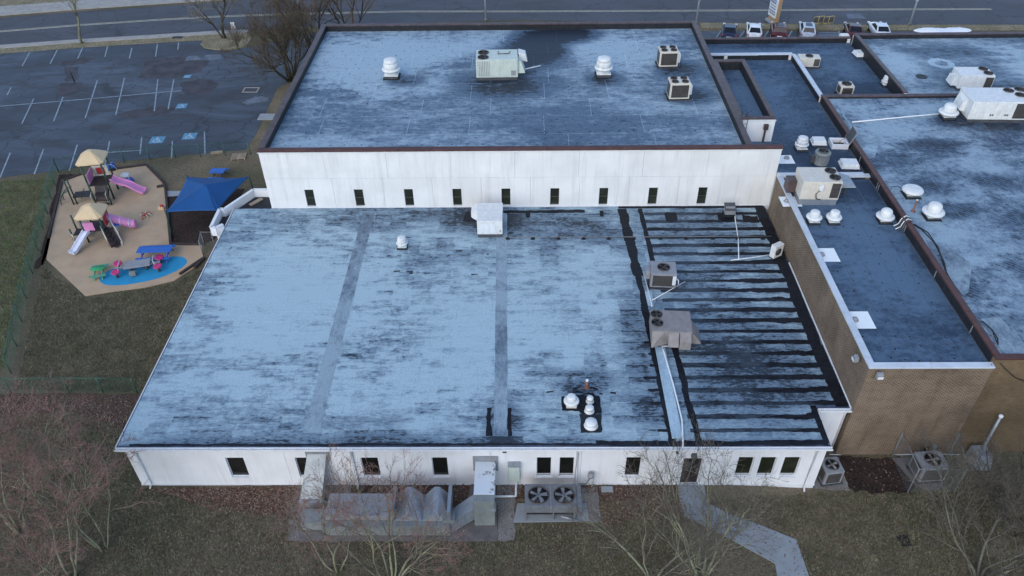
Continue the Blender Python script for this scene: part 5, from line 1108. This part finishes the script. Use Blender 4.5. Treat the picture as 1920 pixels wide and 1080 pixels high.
# front tower: white slide to the front left, pink tube to the right, steps to the front right
c = U(192, 459); T2 = tower('front play tower with tan roof, white slide and pink tube slide', c+Vector((-.45, 1.0, 0)), R(6), 1.35, .95, 2.05, .7)
slide(T2, (-.45, -.72, .98), (-1.35, -2.2, .18), .55, m_slide, side=.16); slide(T2, (.5, .5, 1.25), (2.35, .75, .42), .62, m_pink, tube=True)
MB().box(-.62, .1, -.70, -.64, 1.0, 1.65).build('slide_hood', m_pink, T2, False); MB().box(.66, .72, -.2, .62, 1.0, 1.85).build('side_panel', m_red, T2, False)
for i in range(5): MB().box(.62+i*.20, .88+i*.20, -.55-.22*i-.25, -.15-.22*i, .80-i*.18, .86-i*.18).build('stair_tread', m_deck, T2, False)
MB().hexa([(.5,-.5,.5),(1.1,-.15,.5),(1.75,-1.15,-.03),(1.15,-1.6,-.03),(.5,-.5,.85),(1.1,-.15,.85),(1.75,-1.15,.16),(1.15,-1.6,.16)]).build('stair_body', m_deck, T2, False)
def guard(t, a, b, h, n=7):
    a = Vector(a); b = Vector(b); z = Vector((0,0,h)); f = MB().tube([a, a+z, b+z, b, a], .024, 6).build('handrail', m_cream, t, False)
    for i in range(1, n): p = a.lerp(b, i/n); MB().tube([p, p+z], .011, 4).build('baluster', m_cream, f, False)
guard(T2, (.55,-.72,.75), (1.05,-1.55,.15), .62); guard(T2, (1.0,.0,.9), (1.75,-1.05,.25), .62); loop(T2, [(1.75,-1.1,.7),(1.95,-1.4,.35),(1.9,-1.45,0),(1.72,-1.15,.2)])
MB().box(.95, 1.4, .05, .5, .72, .78).build('activity_table', m_blue, T2, False, bevel=.03); MB().cyl((1.15,.25,0), (1.15,.25,.72), .04, n=8).build('table_leg', m_cream, T2, False)
MB().box(-1.75, -.7, -.3, .5, .38, .46).build('bridge_deck', m_deck, T2, False); MB().box(-1.5, -.75, .5, .55, .5, 1.2).build('mesh_panel', m_tan, T2, False)
for x, y, h in ((-1.8,-.35,1.0), (-1.8,.55,1.6)): MB().cyl((x,y,0), (x,y,h), .06, n=8).build('post', m_green, T2, False)
guard(T2, (-1.85,-.4,.0), (-1.55,-.75,.0), .7, 4); loop(T2, [(-.75,-.6,.5),(-.95,-.7,.8),(-.9,-.75,.1)])
# shade sail
sc = [U(*q, 2.15) for q in c8((873,480),(1213,470),(1418,249),(1012,248))]
pk = U(*c8((1135,300))[0], 2.95)
sh = thing('shade_sail', 'bright blue fabric shade sail on green posts over mulch bed', 'shade sail', (sc[0].x, sc[0].y, 0)); m = MB(); N_ = 12
for i in range(4):
    a, b = sc[i], sc[(i+1) % 4]; base = len(m.v)
    for r in range(N_+1):
        for k in range(N_+1):
            s, q = k/N_, r/N_
            e = a.lerp(b, s); mid = (a+b)/2; cen = (sc[0]+sc[1]+sc[2]+sc[3])/4; ed = e+(cen-mid).normalized()*.16*4*s*(1-s)*Vector((1,1,0)).length/1.414
            p = ed.lerp(pk, q); p.z = 2.15+(pk.z-2.15)*(q**1.15)-.05*4*s*(1-s)*(1-q); m.v.append(tuple(p))
    for r in range(N_):
        for k in range(N_): i0 = base+r*(N_+1)+k; m.f.append([i0, i0+1, i0+N_+2, i0+N_+1]); m.sm.append(True)
o = m.build('fabric', m_sail, sh); sm_ = o.modifiers.new('thickness', 'SOLIDIFY'); sm_.thickness = .012
for p in sc: d_ = (p-pk); d_.z = 0; d_.normalize(); q = p+d_*.10; MB().cyl((q.x, q.y, 0), (p.x, p.y, 2.3), .06, n=8).build('post', m_green, sh)
MB().cyl((pk.x, pk.y, 2.5), (pk.x, pk.y, 2.93), .05, n=8).build('ridge_strut', m_green, sh)
# tables and toys
def picnic(label, p, L, rz, top, leg, n=5, h=.72, dep=.75, planks=True):
    t = thing('picnic_table', label, 'picnic table', (p.x, p.y, .055), rz)
    if planks:
        for i in range(n): MB().box(-L/2, L/2, -dep/2+i*dep/n+.008, -dep/2+(i+1)*dep/n-.008, h-.05, h).build('plank', top, t, False, bevel=.006)
    else: MB().lathe([(.001,h-.05),(.5,h-.05),(.52,h-.025),(.5,h),(.001,h)], n=8).build('top', top, t, False).scale = (L/1.04, dep/1.04, 1)
    for s in (-1, 1):
        for k in range(2 if planks else 1): y = s*(dep/2+.28+k*.13); MB().box(-L/2, L/2, y-.06 if planks else y-.12, y+.06 if planks else y+.12, h*.6-.04, h*.6).build('bench', top if planks else leg, t, False, bevel=.006)
        x = s*(L/2-.3); MB().bar((x,-dep/2-.38,0), (x,-.12,h-.06), .07).build('leg', leg, t, False); MB().bar((x,dep/2+.38,0), (x,.12,h-.06), .07).build('leg', leg, t, False); MB().box(x-.03, x+.03, -dep/2-.4, dep/2+.4, h*.6-.11, h*.6-.05).build('cross_beam', leg, t, False)
picnic('long blue plank picnic table behind the blue surface', U(*c8((822,778))[0]), 2.35, R(3), m_bluet, m_blue)
picnic('blue plank picnic table behind the shade sail', U(*c8((1228,262))[0]), 1.2, R(-3), m_bluet, m_curb)
picnic('small green plastic picnic table at the left of blue surface', U(*c8((448,890))[0]), 1.1, R(14), m_gtab, m_gtab2, h=.55, dep=.6, planks=False)
p = U(*c8((705,862))[0]); t = thing('rocker_table', 'grey rocking table with four magenta seats on the blue surface', 'play equipment', (p.x, p.y, .06), R(14))
MB().box(-.85,.85,-.42,.42,.50,.58).build('platform', m_grey, t, False, bevel=.02); MB().box(-1.45,1.45,-.09,.09,.36,.44).build('beam', m_grey, t, False)
for s in (-1, 1):
    MB().box(s*1.35-.07, s*1.35+.07, -.62, .62, .33, .40).build('seat_bar', m_grey, t, False)
    for y in (-.5, .5):
        MB().lathe([(.001,.38),(.24,.38),(.30,.44),(.29,.50),(.18,.47),(.001,.46)], (s*1.35, y, 0), 18).build('seat', m_mag, t, False); MB().lathe([(.07,0),(.10,.08),(.07,.16),(.10,.24),(.07,.35)], (s*1.35, y, 0), 10).build('spring', m_slat, t, False)
    MB().tube([(s*1.2,-.42,.5),(s*1.1,-.3,.85),(s*1.1,.3,.85),(s*1.2,.42,.5)], .028).build('handle', m_cream, t, False)
for x in (-.5, .5): MB().lathe([(.10,0),(.14,.12),(.10,.24),(.14,.34)], (x,0,0), 10).build('spring', m_slat, t, False)
MB().box(-.5,-.1,-.75,-.5,.08,.38).build('step', m_gcab, t, False, bevel=.02)
p = U(*c8((635,302))[0]); t = thing('ride_on_toy', 'blue and white ride on toy car near the pink slide', 'toy', (p.x, p.y, .05), R(20))
MB().box(-.42,.42,-.28,.28,.14,.52,(.05,.05,.03,.03)).build('body', m_blue, t, False, bevel=.05); MB().lathe([(.001,.98),(.30,.94),(.36,.88),(.34,.84),(.001,.84)], (-.05,0,0), 14).build('canopy', m_white, t, False)
for x, y in ((-.28,-.25),(-.28,.25),(.2,-.25),(.2,.25)): MB().cyl((x,y,.5),(x,y,.88), .025, n=6).build('pillar', m_white, t, False)
for x in (-.26,.28):
    for y in (-.31,.31): MB().cyl((x,y-.05,.15),(x,y+.05,.15), .15, n=14).build('wheel', m_black, t, False)
p = U(*c8((515,205))[0]); t = thing('toy_truck', 'small blue toy truck at the rear edge of playground', 'toy', (p.x, p.y, .05), R(10))
MB().box(-.4,.15,-.25,.25,.14,.42,(.03,.03,.03,.03)).build('bed', m_blue, t, False, bevel=.03); MB().box(.16,.45,-.22,.22,.14,.6,(.02,.12,.02,.02)).build('cab', m_blue, t, False, bevel=.04)
for x in (-.25,.28):
    for y in (-.27,.27): MB().cyl((x,y-.04,.13),(x,y+.04,.13), .13, n=12).build('wheel', m_black, t, False)
p = U(*c8((748,512))[0]); t = thing('red_climbing_toy', 'small red many legged toy lying on the tan surface', 'toy', (p.x, p.y, .05))
MB().lathe([(.001,.1),(.14,.13),(.16,.2),(.1,.28),(.001,.3)], n=10).build('body', m_red, t, False)
for i in range(7): a = i*.9; MB().tube([(.1*math.cos(a), .1*math.sin(a), .2), (.3*math.cos(a), .3*math.sin(a), .3), (.45*math.cos(a), .45*math.sin(a), .0)], .03, 5).build('leg', m_red if i % 2 else m_cream, t, False)
p = U(*c8((848,465))[0]); t = thing('orange_toy', 'small orange toy beside the shade sail post', 'toy', (p.x, p.y, .05)); MB().box(-.25,.25,-.15,.15,0,.25,(.08,.03,.03,.03)).build('body', m_roofcap, t, False, bevel=.04); MB().box(-.05,.22,-.1,.1,.25,.42,(.03,.03,.03,.03)).build('seat', m_red, t, False, bevel=.03)
p = U(448, 295); t = thing('wooden_pallet', 'pale wooden pallet lying on grass near the gymnasium corner', 'pallet', (p.x, p.y, 0), R(6))
for i in range(6): MB().box(-.6,.6,-.5+i*.18,-.41+i*.18,.11,.135).build('slat', m_wood, t, False)
for x in (-.55,0,.55): MB().box(x-.05,x+.05,-.5,.5,0,.108).build('stringer', m_wood, t, False)
p = U(500, 220); tag(MB().box(p.x-.7, p.x+.7, p.y-.55, p.y+.55, -.05, .10).build('concrete_step', m_conc, bevel=.015), 'pale concrete slab beside the left gymnasium wall', 'slab')
print('play done')

# ------------------------------------------------------------------ street: cars, poles, sign, barriers, snow
def car(label, p, rz, mat, L=3.95, W=1.62, H=1.34, suv=False):
    t = thing('parked_car', label, 'car', p, rz, 'cars parked along the street'); w = W/2
    st = [(-L/2,.62,.42,.78),(-L/2+.12,.80,.26,.98),(-L/2+.5,.96,.22,1.02 if suv else .98),(-L/2+1.3,1.0,.2,.98),(0,1.0,.2,.95),(L/2-1.4,1.0,.2,.93),(L/2-.5,.95,.22,.80),(L/2-.1,.80,.28,.66),(L/2,.62,.40,.56)]
    m = MB(); b = 8
    for y, k, z0, z1 in st: h = w*k; m.v += [(-h*.86,y,z0),(h*.86,y,z0),(h,y,z0+.2),(h,y,z1-.16),(h*.90,y,z1-.02),(0,y,z1+.02),(-h*.90,y,z1-.02),(-h,y,z1-.16)]; m.v += [(-h,y,z0+.2)]
    b = 9
    for i in range(len(st)-1):
        for k in range(b): m.f.append([i*b+k, i*b+(k+1)%b, (i+1)*b+(k+1)%b, (i+1)*b+k]); m.sm.append(True)
    m.f.append(list(range(b))); m.sm.append(False); m.f.append([(len(st)-1)*b+k for k in range(b)][::-1]); m.sm.append(False)
    m.build('body', mat, t, False)
    yb, yf = (-L/2+.28, L/2-1.25); tb, tf = ((yb+.35, yf-.95) if suv else (yb+.75, yf-.9)); zb, zt = .93, H; wb, wt = w*.91, w*.70
    base = [(-wb,yb,zb),(wb,yb,zb),(wb,yf,zb),(-wb,yf,zb)]; top = [(-wt,tb,zt),(wt,tb,zt),(wt,tf,zt),(-wt,tf,zt)]
    MB().hexa(base+top).build('cabin', mat, t, False, bevel=.05)
    def pane(i, name, s=.82, lo=.12, hi=.90):
        a, b2, c, d = [Vector(q) for q in (base[i], base[(i+1)%4], top[(i+1)%4], top[i])]
        def q(u, v): return a.lerp(b2, u).lerp(d.lerp(c, u), v)
        nrm = (b2-a).cross(d-a).normalized()*.012; e = (1-s)/2
        v = [q(e,lo), q(1-e,lo), q(1-e,hi), q(e,hi)]
        MB().hexa([*[x-nrm*3 for x in v], *[x+nrm for x in v]]).build(name, m_cglass, t, False)
    pane(0, 'rear_window'); pane(2, 'windscreen'); pane(1, 'side_window', .86); pane(3, 'side_window', .86)
    if suv: MB().box(-wt*.6, wt*.6, tb+.35, tf-.15, zt-.01, zt+.012).build('sunroof', m_cglass, t, False)
    for x in (-w+.08, w-.08):
        for y in (-L/2+.85, L/2-.85):
            wh = MB().cyl((x-.1,y,.33),(x+.1,y,.33), .33, n=18).build('wheel', m_black, t, False); MB().cyl((x-.11,y,.33),(x+.11,y,.33), .2, n=12).build('rim', m_pole, wh, False)
        MB().box(x-.1 if x > 0 else x-.04, x+.04 if x > 0 else x+.1, -L/2-.01, -L/2+.16, .78, .88).build('tail_light', m_red, t, False, bevel=.02); MB().box(x-.22 if x > 0 else x-.03, x+.03 if x > 0 else x+.22, L/2-.22, L/2-.02, .58, .70).build('headlight', m_whiteB, t, False, bevel=.02)
        MB().box(x-.02+(.12 if x > 0 else -.12), x+.02+(.12 if x > 0 else -.12), .72, .88, .92, 1.05).build('mirror', mat, t, False, bevel=.01)
    MB().box(-.26,.26,-L/2-.025,-L/2-.002,.60,.72).build('number_plate', m_whiteB, t, False); MB().box(-w*.62,w*.62,-L/2-.05,-L/2+.1,.30,.48).build('bumper', m_slat if suv else mat, t, False, bevel=.03)
def paint(name, c): t = NT(name); k = t.hsv((*c, 1), t.step(t.noise(2, 3), .3, .7, .9, 1.1)); t.b.inputs['Coat Weight'].default_value = .5; return t.done(k, .35, .1, .5)
navy, wht, mar, slv, mar2, wht2 = paint('navy_paint', (.018,.025,.06)), paint('white_paint', (.74,.76,.77)), paint('maroon_paint', (.085,.012,.016)), paint('silver_paint', (.42,.47,.54)), paint('dark_red_paint', (.075,.018,.022)), paint('pearl_paint', (.64,.69,.74))
car('dark navy blue car, leftmost in the row beyond the roofs', U(1366,68), R(-14), navy); car('white hatchback parked second from the left beyond the roofs', U(1412,67), R(-12), wht, 4.1)
car('dark red hatchback parked below the tall pylon sign', U(1458,66), R(-12), mar, 4.1, suv=True, H=1.42); car('silver sport utility vehicle with glass sunroof beyond the roofs', U(1511,66), R(-13), slv, 4.2, suv=True, H=1.42)
car('dark red car half hidden by the far right roof parapet', U(1597,66), R(-12), mar2); car('white car with rack at right, mostly hidden by far right parapet', U(1645,65), R(-6), wht2, 4.1)
for lb, px, py, h, arm in (('pale street light pole behind the bare tree by the parking lot', 574, 86, 10, 1), ('pale street light pole behind the middle of the gymnasium', 911, 39, 9, -1), ('pale street light pole behind the right corner of the gymnasium', 1305, 45, 9, 1), ('pale street light pole at the verge beyond the far right roof', 1705, 47.5, 9, 1)):
    p = U(px, py); t = thing('street_light', lb, 'street light', p)
    MB().cyl((0,0,0), (0,0,.25), .2, n=10).build('base', m_concd, t, False); MB().cyl((0,0,.2), (0,0,h), .11, .07, n=10).build('pole', m_pole, t, False); MB().tube([(0,0,h-.1),(0,1.0,h+.3),(0,2.4,h+.4)], .045).build('arm', m_pole, t, False); MB().box(-.15,.15,2.2,2.9,h+.32,h+.46).build('lamp_head', m_grey, t, False, bevel=.03); MB().cyl((0,0,2.6),(0,0,3.0), .16, n=10).build('collar', m_pole, t, False)
p = U(1451, 46); t = thing('pylon_sign', 'tall white pylon sign with coloured lettering on tan side post', 'sign', p, R(14))
MB().box(-.3,.3,-.2,1.5,-.05,.25).build('footing', m_conc, t, False); MB().box(.0,.42,-.14,1.45,.2,7.2).build('post_panel', m_tanpost, t, False); MB().box(-.14,-.003,-.1,1.4,.7,7.1).build('sign_face', m_white, t, False)
rr = random.Random(3); MI = [plain('sign_ink', (.08,.14,.30), .5), plain('sign_ink_purple', (.20,.06,.22), .5), plain('sign_ink_grey', (.22,.26,.32), .5)]
for i in range(20):
    z = .95+i*.30; a = rr.uniform(-.02, .12); e = rr.uniform(.9, 1.32)
    while a < e:
        ln = rr.uniform(.07, .2); MB().box(-.152,-.141, a, min(e, a+ln), z, z+(.14 if i % 4 else .22)).build('lettering', MI[1] if 7 < i < 10 else MI[(i % 3 == 0)*2], t, False); a += ln+.05
for k, (px, lb) in enumerate(((1533, 'left yellow tube barrier beside the verge by the parked cars'), (1552, 'right yellow tube barrier beside the verge by the parked cars'))):
    p = U(px, 46); t = thing('yellow_barrier', lb, 'barrier', p, R(3)); w = .55
    MB().tube([(-w,0,0),(-w,0,.85),(w,0,.95),(w,0,0)], .035).build('frame', m_yel, t, False); MB().tube([(-w,0,.15),(w,0,.15)], .03).build('lower_rail', m_yel, t, False); MB().tube([(0,0,.15),(0,0,.9)], .03).build('upright', m_yel, t, False); MB().box(-w+.08,-.06,-.01,.01,.25,.75).build('dark_panel', m_slat, t, False); MB().box(.06,w-.08,-.01,.01,.25,.75).build('dark_panel', m_slat, t, False)
m = MB(); rr = random.Random(9); p0, p1 = U(1712,58), U(1822,57); n_ = 30
for i in range(n_+1):
    s = i/n_; c = p0.lerp(p1, s); e = math.sin(math.pi*s)**.5 if 0 < s < 1 else 0
    for j in range(7): q = j/6; m.v.append((c.x, c.y-.9*e+1.8*e*q,   .02+e*.38*math.sin(math.pi*q)*(.6+.4*math.sin(s*9)+rr.uniform(-.12,.12))))
for i in range(n_):
    for j in range(6): m.f.append([i*7+j, (i+1)*7+j, (i+1)*7+j+1, i*7+j+1]); m.sm.append(True)
tag(m.build('snow_pile', m_snow), 'long low bank of old white snow beyond far right roof', 'snow pile')
p = U(441, 66); t = thing('yard_sign', 'small white post sign on the grass island by the tree', 'sign', p); MB().box(-.22,.22,-.03,.03,.7,1.45).build('board', m_white, t, False, bevel=.02); MB().cyl((0,0,0),(0,0,.72), .04, n=6).build('post', m_white, t, False)
p = U(333, 71.5); tag(MB().box(p.x-.5, p.x+.5, p.y-.2, p.y+.2, .0, .14).build('kerb_inlet', m_black), 'dark storm inlet in the kerb at the roadside', 'drain')

# ------------------------------------------------------------------ bare winter trees
def bare_tree(name, label, base, h, stems, spread, seed, barkm, twigm, r0=.10, kids=(5, 6, 5), lean=(0, 0), group=None, twig_r=.008, up=.25, fork=.0, wig=.16, cat='tree'):
    rr = random.Random(seed); t = thing(name, label, cat, base, 0, group); A, B = MB(), MB()
    def grow(p, d, ln, r, lev):
        n = (7, 6, 5, 4)[min(lev, 3)]; pts = [p]; rs = [r]; dd = d.copy()
        for i in range(n):
            dd = (dd+Vector((rr.gauss(0, wig), rr.gauss(0, wig), rr.gauss(0, wig)+up*.12))).normalized()
            p = p+dd*(ln/n); pts.append(p); rs.append(max(twig_r*.55, r*(1-(i+1)/n*.72)))
        (A if lev <= 1 else B).tube(pts, rs, (7, 5, 3, 3)[min(lev, 3)])
        if lev >= len(kids): return
        k = kids[lev]
        for j in range(k):
            s = rr.uniform(.22 if lev else .30, 1.0); i = min(n-1, int(s*n)); q = pts[i].lerp(pts[i+1], s*n-i if s < 1 else 1)
            ax = (pts[i+1]-pts[i]).normalized(); perp = ax.cross(Vector((rr.gauss(0,1), rr.gauss(0,1), rr.gauss(0,1)))).normalized()
            an = R(rr.uniform(24, 58)); nd = (ax*math.cos(an)+perp*math.sin(an)+Vector((0,0,up*.6))).normalized()
            grow(q, nd, ln*rr.uniform(.38, .62)*(1.15-.45*s), max(twig_r, rs[i]*.55), lev+1)
    for k in range(stems):
        a = 2*math.pi*k/stems+rr.uniform(-.4, .4); sp_ = spread*rr.uniform(.5, 1.15)
        d = Vector((math.cos(a)*sp_+lean[0], math.sin(a)*sp_+lean[1], 1)).normalized()
        grow(Vector((math.cos(a)*.12*(stems > 1), math.sin(a)*.12*(stems > 1), -.1)), d, h*rr.uniform(.75, 1.05), r0*rr.uniform(.7, 1.1), 0)
    A.build('trunk', barkm, t, False); B.build('crown', twigm, t, False)
    return t
fg = 'bare trees in front of the low wing'
bare_tree('bare_tree', 'bare red twigged tree with lichened stems, lowest at far left', G(135,1090), 6.6, 6, .48, 21, m_barkg, m_twigr, .07, (7,6,8), (-.15,.05), fg, .011)
bare_tree('bare_tree', 'bare reddish tree at the left picture edge, behind the lowest one', G(40,1000), 6.4, 5, .45, 22, m_barkg, m_twigr, .075, (7,6,8), (-.1,.15), fg, .011)
bare_tree('bare_tree', 'slim bare tree between left corner and the leftmost red twigged trees', G(195,1030), 5.4, 4, .48, 23, m_barkg, m_twigr, .06, (6,6,5), (-.05,.1), fg, .011)
bare_tree('bare_tree', 'bare many stemmed tree in front of the air handler', G(735,1095), 5.6, 8, .58, 24, m_barkg, m_twigr, .065, (7,6,5), (0,.25), fg, .008)
bare_tree('bare_tree', 'slender bare sapling left of the air handler', G(632,1070), 5.2, 4, .45, 25, m_barkg, m_twigr, .055, (6,6,5), (-.1,.25), fg, .008)
bare_tree('bare_tree', 'tangled grey bare tree beside the concrete path', G(1318,1085), 6.0, 8, .55, 26, m_barkg, m_twigb, .06, (7,6,5), (-.05,.25), fg, .009)
bare_tree('bare_tree', 'low spreading bare tree left of the concrete path', G(1225,1090), 4.4, 6, .95, 27, m_barkg, m_twigb, .06, (7,6,6), (-.15,.2), fg, .008)
bare_tree('bare_tree', 'grey bare tree at the lower right picture edge', G(1835,1090), 6.0, 7, .60, 28, m_barkb, m_twigb, .075, (7,7,8), (.1,.15), fg, .009)
bare_tree('bare_tree', 'bare brushy tree at the right edge near the flue box', G(1895,1000), 4.6, 7, .75, 29, m_barkd, m_twigb, .06, (7,6,8), (0,.1), fg, .008)
bk = 'bare trees by the parking lot'
bare_tree('bare_tree', 'slim bare tree on the roadside verge at upper left', U(153,82), 7.5, 1, .12, 31, m_barkg, m_twigg, .16, (12,6,5), (-.05,0), bk, .013)
bare_tree('bare_tree', 'bare tree with crooked trunk on the grass island', U(421,73), 6.2, 2, .25, 32, m_barkd, m_twigg, .17, (9,7,6), (0,0), bk, .014)
bare_tree('bare_tree', 'wide spreading dark bare tree beside the left gymnasium parapet', U(545,152), 7.2, 9, .75, 33, m_barkd, m_twigd, .12, (10,9,7), (-.15,.1), bk, .013)
bare_tree('bare_tree', 'bare ochre twigged tree behind the rear left gymnasium corner', U(590,95), 8.0, 5, .40, 34, m_barkd, m_twigy, .11, (7,7,5), (0,0), bk, .013)
bare_tree('bare_tree', 'bare ochre twigged tree behind the gymnasium rear parapet', U(660,82), 8.0, 5, .38, 35, m_barkd, m_twigy, .10, (7,6,5), (0,0), bk, .013)

# ------------------------------------------------------------------ loose ground cover: leaves, grass
def scatter(name, label, cat, polys, count, size, mats, seed, dz=.02, tilt=.5):
    rr = random.Random(seed)
    for mi, mt in enumerate(mats):
        m = MB()
        for poly, n in zip(polys, count):
            xs_ = [p.x for p in poly]; ys_ = [p.y for p in poly]; k = 0; tries = 0
            while k < n//len(mats) and tries < n*6:
                tries += 1; x = rr.uniform(min(xs_), max(xs_)); y = rr.uniform(min(ys_), max(ys_)); ins = False; j = len(poly)-1
                for i in range(len(poly)):
                    if (poly[i].y > y) != (poly[j].y > y) and x < (poly[j].x-poly[i].x)*(y-poly[i].y)/(poly[j].y-poly[i].y)+poly[i].x: ins = not ins
                    j = i
                if not ins: continue
                k += 1; a = rr.uniform(0, 6.28); s = size*rr.uniform(.6, 1.4); z = gz(x, y)+dz+rr.uniform(0, .03); c, q = math.cos(a)*s, math.sin(a)*s
                t1, t2 = rr.uniform(-tilt, tilt)*s, rr.uniform(-tilt, tilt)*s
                m.add([(x-c,y-q,z+max(0,-t1)),(x+q*.55,y-c*.55,z+max(0,t2)),(x+c,y+q,z+max(0,t1)),(x-q*.55,y+c*.55,z+max(0,-t2))], [(0,1,2,3)])
        o = m.build(name, mt); o['kind'] = 'stuff'; tag(o, label[mi], cat)
m_leaf1 = plain('russet_leaf', (.13,.062,.040), .8, var=.3, scale=8); m_leaf2 = plain('pale_dry_leaf', (.21,.155,.115), .8, var=.3, scale=8)
lp = [[G(*q) for q in r] for r in (((-40,745),(262,742),(235,810),(120,800),(-40,830)), ((270,916),(562,911),(560,975),(400,958),(330,932)), ((620,906),(885,906),(885,950),(620,950)), ((930,906),(1270,908),(1290,960),(1130,990),(1125,925),(930,935)), ((1530,915),(1570,858),(1720,858),(1800,915),(1600,950)), ((240,920),(1500,960),(1920,900),(1990,1130),(-60,1130),(-60,760)))]
scatter('fallen_leaves', ['russet fallen leaves scattered on beds below the white wing', 'pale dry fallen leaves scattered over beds and lawn'], 'leaves', lp, (2600, 2600, 1000, 1800, 220, 5200), .05, (m_leaf1, m_leaf2), 5, .03)
m_g1 = plain('dull_green_grass', (.118,.118,.062), .9, var=.35, scale=1.2); m_g3 = plain('fresh_green_grass', (.12,.175,.055), .9, var=.3, scale=1.2); m_g2 = plain('straw_grass', (.24,.205,.14), .9, var=.3, scale=1.2)
def blades(name, label, poly, n, mt, seed, avoid):
    rr = random.Random(seed); m = MB(); xs_ = [p.x for p in poly]; ys_ = [p.y for p in poly]; k = 0
    def inside(pl, x, y):
        ins = False; j = len(pl)-1
        for i in range(len(pl)):
            if (pl[i].y > y) != (pl[j].y > y) and x < (pl[j].x-pl[i].x)*(y-pl[i].y)/(pl[j].y-pl[i].y)+pl[i].x: ins = not ins
            j = i
        return ins
    while k < n:
        x = rr.uniform(min(xs_), max(xs_)); y = rr.uniform(min(ys_), max(ys_))
        if not inside(poly, x, y) or any(inside(a, x, y) for a in avoid): continue
        k += 1; z = gz(x, y)
        for _ in range(3):
            a = rr.uniform(0, 6.28); h = rr.uniform(.05, .11); l = rr.uniform(.02, .10); b = rr.uniform(.008, .018); u, v = math.cos(a), math.sin(a); ox, oy = x+rr.uniform(-.05,.05), y+rr.uniform(-.05,.05)
            m.v += [(ox-v*b, oy+u*b, z), (ox+v*b, oy-u*b, z), (ox+u*l, oy+v*l, z+h)]; q = len(m.v); m.f.append([q-3, q-2, q-1]); m.sm.append(False)
    o = m.build(name, mt); o['kind'] = 'stuff'; tag(o, label, 'grass')
front = [G(*q) for q in ((-80,760),(235,800),(262,916),(560,972),(545,1016),(966,1018),(970,985),(1130,985),(1262,930),(1262,1140),(-80,1140))]
right = [G(*q) for q in ((1335,940),(1530,925),(1700,930),(1800,905),(1990,860),(1990,1140),(1535,1140),(1498,1012))]
leftl = [G(*q) for q in ((-60,345),(100,335),(5,690),(-60,735))]; midl = [G(*q) for q in ((82,500),(162,562),(330,530),(390,495),(262,735),(30,730))]
for i, (pl, n) in enumerate(((front, 26000), (right, 16000), (leftl, 15000), (midl, 13000))):
    nm = ('in front of the low wing', 'right of the concrete path', 'left of the green fence', 'below the playground')[i]
    blades('grass', 'dull green winter grass %s' % nm, pl, n, m_g3 if i == 2 else m_g1, 70+i, []); blades('grass', 'straw coloured dead grass %s' % nm, pl, n*2//3, m_g2, 90+i, [])
print('all done')
